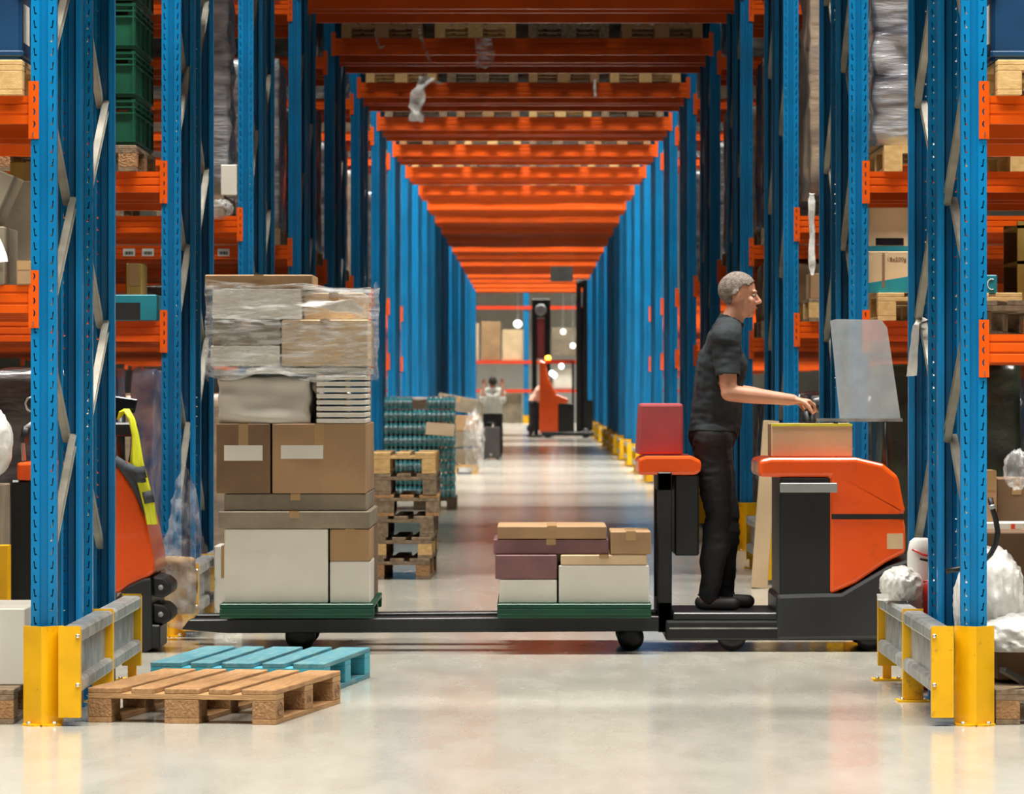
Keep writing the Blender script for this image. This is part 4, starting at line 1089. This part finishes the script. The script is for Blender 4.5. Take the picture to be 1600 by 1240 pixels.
# distant reach truck (r ~ 6.6) and the bent person at its left
r6 = 6.55; y6 = 17.2 * r6
def fx(px): return WX(px, r6) - WX(858, r6)
def fz(py): return WZ(py, r6)
t = thing('reach_truck', 'red and black reach truck parked at the far end of the tunnel', 'forklift', (WX(858, r6), y6, 0))
MB().prism([(fx(843), .12), (fx(843), fz(563)), (fx(852), fz(566)), (fx(858), fz(595)), (fx(869), fz(616)), (fx(887), fz(622)), (fx(888), fz(629)), (fx(872), fz(630)), (fx(872), .14)], -.6, .5, 'y').build('cab_body', TRED, t, bevel=.02)
MB().box(fx(872), fx(897), -.55, .5, .12, fz(630)).build('battery', BLACK, t, bevel=.01)
MB().box(fx(846), fx(927), -.62, .6, .06, fz(674)).build('chassis', DGREY, t, bevel=.01)
MB().box(fx(848), fx(898), -.5, -.42, fz(568), fz(562)).build('roof_guard', TREDF, t)
for a in (846, 895): MB().box(fx(a) - .03, fx(a) + .03, -.5, -.42, fz(630), fz(566)).build('roof_post', BLACK, t)
mm = MB()
mm.box(fx(900), fx(908), -.45, -.3, .06, fz(440)); mm.box(fx(910), fx(918), -.45, -.3, .06, fz(437)); mm.box(fx(900), fx(918), -.40, -.32, fz(450), fz(437))
mm.box(fx(900), fx(918), -.40, -.32, fz(560), fz(552)); mm.box(fx(900), fx(918), -.33, -.30, .06, fz(480))
mm.build('mast', BLACK, t, bevel=.005)
MB().box(fx(914), fx(926), -.5, -.2, fz(672), fz(625)).build('fork_carriage', BLACK, t)
for s in (-.42, -.24): MB().box(fx(918), fx(928), s - .05, s + .05, .1, .14).build('fork', DGREY, t)
for a in (856, 915): MB().lathe([(.03, -.07), (.13, -.07), (.13, .07), (.03, .07)], (fx(a), -.5, .13), 18, 'y').build('wheel', BLACK, t)
MB().lathe([(.06, 0), (.07, .02), (.07, .08), (.03, .11)], (fx(856), -.5, fz(562)), 14).build('beacon', AMBER, t)
for a, b in ((877, 572), (862, 583), (866, 586)): MB().ell((fx(a), -.66 if a < 870 else -.54, fz(b)), .07, .03, .07).build('head_lamp', HEADL, t)
# second truck mast behind
r7 = 7.2; y7 = 17.2 * r7
def gx(px): return WX(px, r7) - WX(845, r7)
t = thing('reach_truck', 'black masted truck standing behind the red reach truck', 'forklift', (WX(845, r7), y7, 0))
g = MB(); z1 = WZ(467, r7)
g.box(gx(831), gx(839), 0, .2, .1, z1); g.box(gx(851), gx(860), 0, .2, .1, z1); g.box(gx(831), gx(860), .02, .18, WZ(496, r7), z1)
g.build('mast', BLACK, t, bevel=.01)
MB().lathe([(.12, -.03), (.17, -.03), (.17, 0), (.12, 0)], (gx(845), 0, WZ(484, r7)), 20, 'y').build('pulley', GREY, t)
MB().box(gx(839), gx(851), .06, .09, WZ(560, r7), WZ(497, r7)).build('lift_cylinder', REDT, t)
MB().box(gx(826), gx(866), .2, 1.4, .08, 1.1).build('truck_body', DGREY, t, bevel=.03)
for a in (830, 860): MB().lathe([(.03, -.07), (.14, -.07), (.14, .07), (.03, .07)], (gx(a), .3, .14), 16, 'y').build('wheel', BLACK, t)
# bending person
rp_ = 6.60; yp = 17.2 * rp_; bx = WX(832, rp_)
human(dict(hip=(bx + .02, yp, .98), chest=(bx + .20, yp, 1.27), neck=(bx + .33, yp, 1.42), head=(bx + .44, yp, 1.50),
           Lshoulder=(bx + .26, yp + .18, 1.36), Rshoulder=(bx + .26, yp - .18, 1.36), Lelbow=(bx + .34, yp + .2, 1.12), Relbow=(bx + .34, yp - .2, 1.12),
           Lwrist=(bx + .50, yp + .15, 1.2), Rwrist=(bx + .5, yp - .15, 1.2), Lhipj=(bx, yp + .09, .93), Rhipj=(bx, yp - .09, .93),
           Lknee=(bx + .10, yp + .1, .50), Rknee=(bx + .02, yp - .12, .50), Lankle=(bx + .1, yp + .1, .085), Rankle=(bx - .06, yp - .12, .085)),
      (1, 0, -.5), 'person in pale pink top and dark trousers leaning into the red reach truck', PSHIRT, TROUS, HAIRD, voxel=.012, sleeves=.45, face=False, curl=20, up=(.5, 0, 1), hipf=(1, 0, 0))

# ------------------------------------------------------------------ rack across the far end
r8 = 9.1; y8 = 17.2 * r8
t = thing('end_rack', 'blue and red rack with cartons standing across the far end of the tunnel', 'rack', (0, y8, 0))
for px_ in (822,): MB().box(WX(px_ - 4, r8), WX(px_ + 4, r8), 0, .12, 0, 6).build('upright', BLUE, t)
for px_ in (560, 1090): MB().box(WX(px_ - 4, r8), WX(px_ + 4, r8), 0, .12, 0, 6).build('upright', BLUE, t)
for pyy in (478, 563, 608): MB().box(WX(560, r8), WX(1090, r8), -.02, .03, WZ(pyy + 5, r8), WZ(pyy, r8)).build('beam', TREDF, t)
MB().box(WX(817, r8), WX(827, r8), -.15, -.05, 0, .30).build('foot_guard', YEL, t)
for i, (a, b, c, d, m, lb) in enumerate(((752, 782, 502, 563, CARD, 'brown wrapped goods on the end rack, left of its upright'), (785, 818, 515, 563, CARDL, 'light cartons on the end rack beside its upright'),
        (862, 900, 512, 555, CARDG, 'grey brown cartons on the end rack, right part'), (700, 748, 505, 563, CARDL, 'tan goods on the end rack behind the left frames'),
        (750, 815, 612, 655, CARDG, 'dark brown goods low on the end rack'), (865, 897, 575, 606, CARDW, 'pale goods on the low shelf of the end rack'), (790, 822, 655, 668, CARD, 'brown pallet load on the floor below the end rack'))):
    z0, z1 = WZ(d, r8), WZ(c, r8)
    if i == 6: continue
    if i == 4: z0 = 0
    carton(WX(a, r8), WX(b, r8), y8 + .06, y8 + 1.1, z0, z1, m, lb, tape=False, name='goods_stack', cat='goods')
for i, (a, b) in enumerate(((809, 506), (880, 518), (895, 540))):
    rq = 8.9
    o = MB().ell((WX(a, rq), 17.2 * rq, WZ(b, rq)), .16 if i == 0 else .1, .1, .14 if i == 0 else .1).build('round_lamp', LAMPM); tag(o, ['large white round lamp hanging before the far end rack', 'small white lamp at the far end, upper right', 'small white lamp at the far end, lower right'][i], 'lamp')
    MB().tube([(WX(a, rq), 17.2 * rq, WZ(b, rq)), (WX(a, rq), 17.2 * rq, WZ(b, rq) + 4)], .02, 6).build('cable', GREY, o)

# ------------------------------------------------------------------ parked truck at left
rt = 1.275
def qx(px): return WX(px, rt)
def qz(py): return WZ(py, rt)
YQ = 22.3
t = thing('parked_truck', 'parked orange truck behind the left front rack frame', 'forklift', (0, YQ, 0))
q = MB().prism([(qx(168), qz(925)), (qx(150), qz(760)), (qx(150), qz(722)), (qx(178), qz(722)), (qx(190), qz(732)), (qx(214), qz(768)), (qx(230), qz(815)), (qx(242), qz(875)), (qx(243), qz(893)), (qx(232), qz(902)), (qx(205), qz(914)), (qx(188), qz(926))], -.42, .30, 'y')
q.build('hood', TRED, t, bevel=.02, seg=3)
MB().box(qx(28), qx(105), -.42, .3, qz(750), qz(722)).build('backrest_cushion', TRED, t, bevel=.015, seg=2)
MB().box(qx(17), qx(50), -.38, .3, .05, qz(750)).build('battery_cabinet', BLACK, t, bevel=.01)
MB().box(qx(17), qx(190), -.38, .38, .05, .22).build('chassis', BLACK, t, bevel=.01)
MB().box(qx(60), qx(160), -.30, .38, .22, qz(800)).build('dark_body', DGREY, t, bevel=.02)
MB().prism([(qx(178), .02), (qx(182), qz(935)), (qx(200), qz(915)), (qx(225), qz(903)), (qx(238), qz(901)), (qx(240), qz(1012)), (qx(222), qz(1022))], -.44, .34, 'y').build('bumper', DGREY, t, bevel=.012, seg=2)
for z in (916, 958):
    MB().prism([(qx(238), qz(z - 17)), (qx(258), qz(z - 14)), (qx(268), qz(z - 4)), (qx(268), qz(z + 8)), (qx(258), qz(z + 17)), (qx(240), qz(z + 15))], -.40, .0, 'y').build('bumper_lobe', BLACK, t, bevel=.012, seg=2)
    MB().lathe([(.014, -.002), (.014, .002)], (qx(252), -.402, qz(z + 1)), 12, 'y').build('socket', GREY, t)
MB().box(qx(237), qx(252), -.43, -.02, .02, qz(975)).build('bumper_plate', DGREY, t, bevel=.008)
# jacket over the hood
rows = []
for px_, py_2 in ((176, 712), (186, 722), (200, 738), (213, 758), (224, 785), (231, 812)):
    rows.append(((qx(px_) - .01, -.45, qz(py_2)), (qx(px_) + .028, .1, qz(py_2 - 5))))
mo = MB().tube([(qx(a) + .01, -.43, qz(b)) for a, b in ((178, 716), (190, 726), (203, 740), (215, 762), (225, 788), (232, 812))], [.02, .028, .034, .03, .024, .014], 10)
mo.tube([(qx(a), -.46, qz(b)) for a, b in ((200, 728), (212, 735), (222, 748), (232, 752))], [.022, .03, .026, .012], 8)
o = mo.build('grey_jacket', JACKET); o.location = (0, YQ, 0); tag(o, 'dark grey jacket slung over the hood of the parked truck', 'jacket')
# monitor and control head
MB().prism([(qx(172), qz(655)), (qx(172), qz(618)), (qx(213), qz(624)), (qx(208), qz(645))], -.30, -.27, 'y').build('monitor', SCREEN, t, bevel=.004)
MB().box(qx(176), qx(208), -.35, -.1, qz(682), qz(660)).build('control_head', BLACK, t, bevel=.01)
MB().tube([(qx(185), -.2, qz(722)), (qx(182), -.2, qz(650))], .022, 8).build('control_column', BLACK, t)
MB().tube([(qx(35), -.3, qz(720)), (qx(33), -.3, qz(690)), (qx(38), -.3, qz(668)), (qx(50), -.3, qz(660))], .012, 8).build('grab_handle', GREY, t)
MB().tube([(qx(34), -.3, qz(692)), (qx(38), -.3, qz(668))], .022, 8).build('joystick', BLACK, t)
MB().tube([(qx(50), -.3, qz(645)), (qx(40), -.3, qz(640)), (qx(37), -.3, qz(630)), (qx(41), -.3, qz(622)), (qx(50), -.3, qz(620))], .006, 6).build('wire_loop', GALV, t)
# yellow strap bundle
t2 = thing('yellow_strap_bundle', 'yellow bundle of straps hanging over the parked truck controls', 'straps', (0, YQ, 0))
for i in range(7):
    dx = (i - 3) * .006
    pts = [(qx(184 + i) , -.36, qz(655 - i)), (qx(188 + i * 1.2), -.39, qz(644 - i * .7)), (qx(196 + i), -.41, qz(642 - i * .3)), (qx(205 + i * .8), -.42, qz(655)), (qx(211 + i * .8), -.43, qz(680)), (qx(217) + dx, -.45, qz(720)), (qx(226) + dx, -.46, qz(752)), (qx(236) + dx, -.47, qz(790)), (qx(241) + dx, -.47, qz(818))]
    MB().tube(pts, [.006, .007, .008, .010, .012, .013, .013, .013, .011], 7).build('strap', HIVIS, t2)
for a, b in ((222, 738), (234, 776)):
    MB().tube([(qx(a - 2), -.462, qz(b - 9)), (qx(a + 2), -.465, qz(b + 9))], .030, 12).build('grey_band', JACKET, t2)
MB().prism([(qx(203), qz(728)), (qx(208), qz(680)), (qx(214), qz(685)), (qx(214), qz(728))], -.40, -.385, 'y').build('hanging_flap', HIVIS, t2)
# light object at far left
blob((WX(8, 1.28), 21.6, WZ(690, 1.28)), .09, .12, .17, FILMW, 'white_sack', 'white crumpled sack at the left picture edge above the carton', 'sack', amp=.12, fr=1.8, seed=15, sub=4)
carton(WX(-60, 1.27), WX(14, 1.27), 21.5, 21.9, 0, WZ(755, 1.27), CARDG, 'tall grey carton at the left edge behind the rack frame', tape=False)
MB().box(WX(3, 1.25), WX(19, 1.25), 21.3, 21.45, 0, WZ(850, 1.25)).build('yellow_post', YEL); tag(COL.objects[-1], 'short yellow post at the left edge behind the white carton', 'post')
# bale and film by second-row guard
t = bumpy(WX(243, 1.335), WX(311, 1.335), 22.86, 23.06, WZ(958, 1.335), WZ(866, 1.335), PALEW, 'yellowish straw coloured bale wrapped in film beside the parked truck', name='wrapped_bale', amp=.03, seed=70, cat='bale')
o = sheet([((WX(283, 1.33), 23.0, WZ(722, 1.33)), (WX(290, 1.33), 22.8, WZ(725, 1.33))), ((WX(270, 1.33), 23.0, WZ(765, 1.33)), (WX(308, 1.33), 22.8, WZ(755, 1.33))), ((WX(262, 1.33), 22.9, WZ(820, 1.33)), (WX(318, 1.33), 22.7, WZ(815, 1.33))),
           ((WX(255, 1.33), 22.85, WZ(860, 1.33)), (WX(332, 1.33), 22.7, WZ(862, 1.33))), ((WX(262, 1.33), 22.8, WZ(920, 1.33)), (WX(338, 1.33), 22.7, WZ(930, 1.33))), ((WX(300, 1.33), 22.8, WZ(960, 1.33)), (WX(345, 1.33), 22.7, WZ(975, 1.33)))], FILM2, 'plastic_film', amp=.03, fr=7, cols=22, sub=6)
tag(o, 'large clear plastic film hanging right of the second left post', 'plastic film')
o = sheet([((WX(238, 1.33), 22.72, WZ(825, 1.33)), (WX(250, 1.33), 22.7, WZ(822, 1.33))), ((WX(243, 1.33), 22.72, WZ(870, 1.33)), (WX(295, 1.33), 22.66, WZ(850, 1.33))), ((WX(250, 1.33), 22.72, WZ(945, 1.33)), (WX(310, 1.33), 22.66, WZ(900, 1.33))),
           ((WX(262, 1.33), 22.72, WZ(975, 1.33)), (WX(322, 1.33), 22.6, WZ(955, 1.33))), ((WX(330, 1.33), 22.5, WZ(990, 1.33)), (WX(340, 1.33), 22.5, WZ(975, 1.33))), ((WX(378, 1.33), 22.4, .01), (WX(382, 1.33), 22.4, .012))], FILM2, 'plastic_film', amp=.02, fr=8, cols=20, sub=6, seed=3)
tag(o, 'clear plastic film over the straw bale with a tail on the floor', 'plastic film')
carton(WX(336, 1.40), WX(372, 1.40), 24.0, 24.4, 0, WZ(852, 1.40), CARDW, 'grey white carton on the floor left of the tall load')

# ------------------------------------------------------------------ lights
def area(x, y, z, sx, sy, power, col=(1, .97, .90), rot=(0, 0, 0), spread=180):
    l = bpy.data.lights.new('aisle_light', 'AREA'); l.shape = 'RECTANGLE'; l.size = sx; l.size_y = sy; l.energy = power; l.color = col; l.spread = R(spread)
    o = bpy.data.objects.new('aisle_light', l); COL.objects.link(o); o.location = (x, y, z); o.rotation_euler = rot; return o
P = 1230
area(0, 15.3, 10.3, 15, 1.0, P * 1.3, spread=112)
area(0, 10.0, 10.3, 15, 1.0, P * .95, spread=140)
pw = {1: 1.12, 2: .9, 3: .26, 4: .05, 5: .22, 6: .6, 7: 1.0, 8: 1.15, 9: 1.25, 10: 1.0, 11: .45, 12: .06, 13: .06, 14: .9, 15: .3, 16: .9, 17: .15, 18: 1.1, 19: .9}
for k in range(1, NR + 2):
    yc = rowY(k) - 1.85
    area(0, yc, 10.3, 12, .8, P * pw.get(k, 1.2) * (.8 if k > NR - 1 else 1), spread=110 if k < 3 else 82)
w = bpy.data.worlds.new('world'); scn.world = w; w.use_nodes = True
w.node_tree.nodes['Background'].inputs[0].default_value = (.9, .95, 1, 1); w.node_tree.nodes['Background'].inputs[1].default_value = .0

scn.view_settings.view_transform = 'Standard'; scn.view_settings.look = 'None'; scn.view_settings.gamma = 1
scn.view_settings.exposure = -0.05; scn.view_settings.use_curve_mapping = False
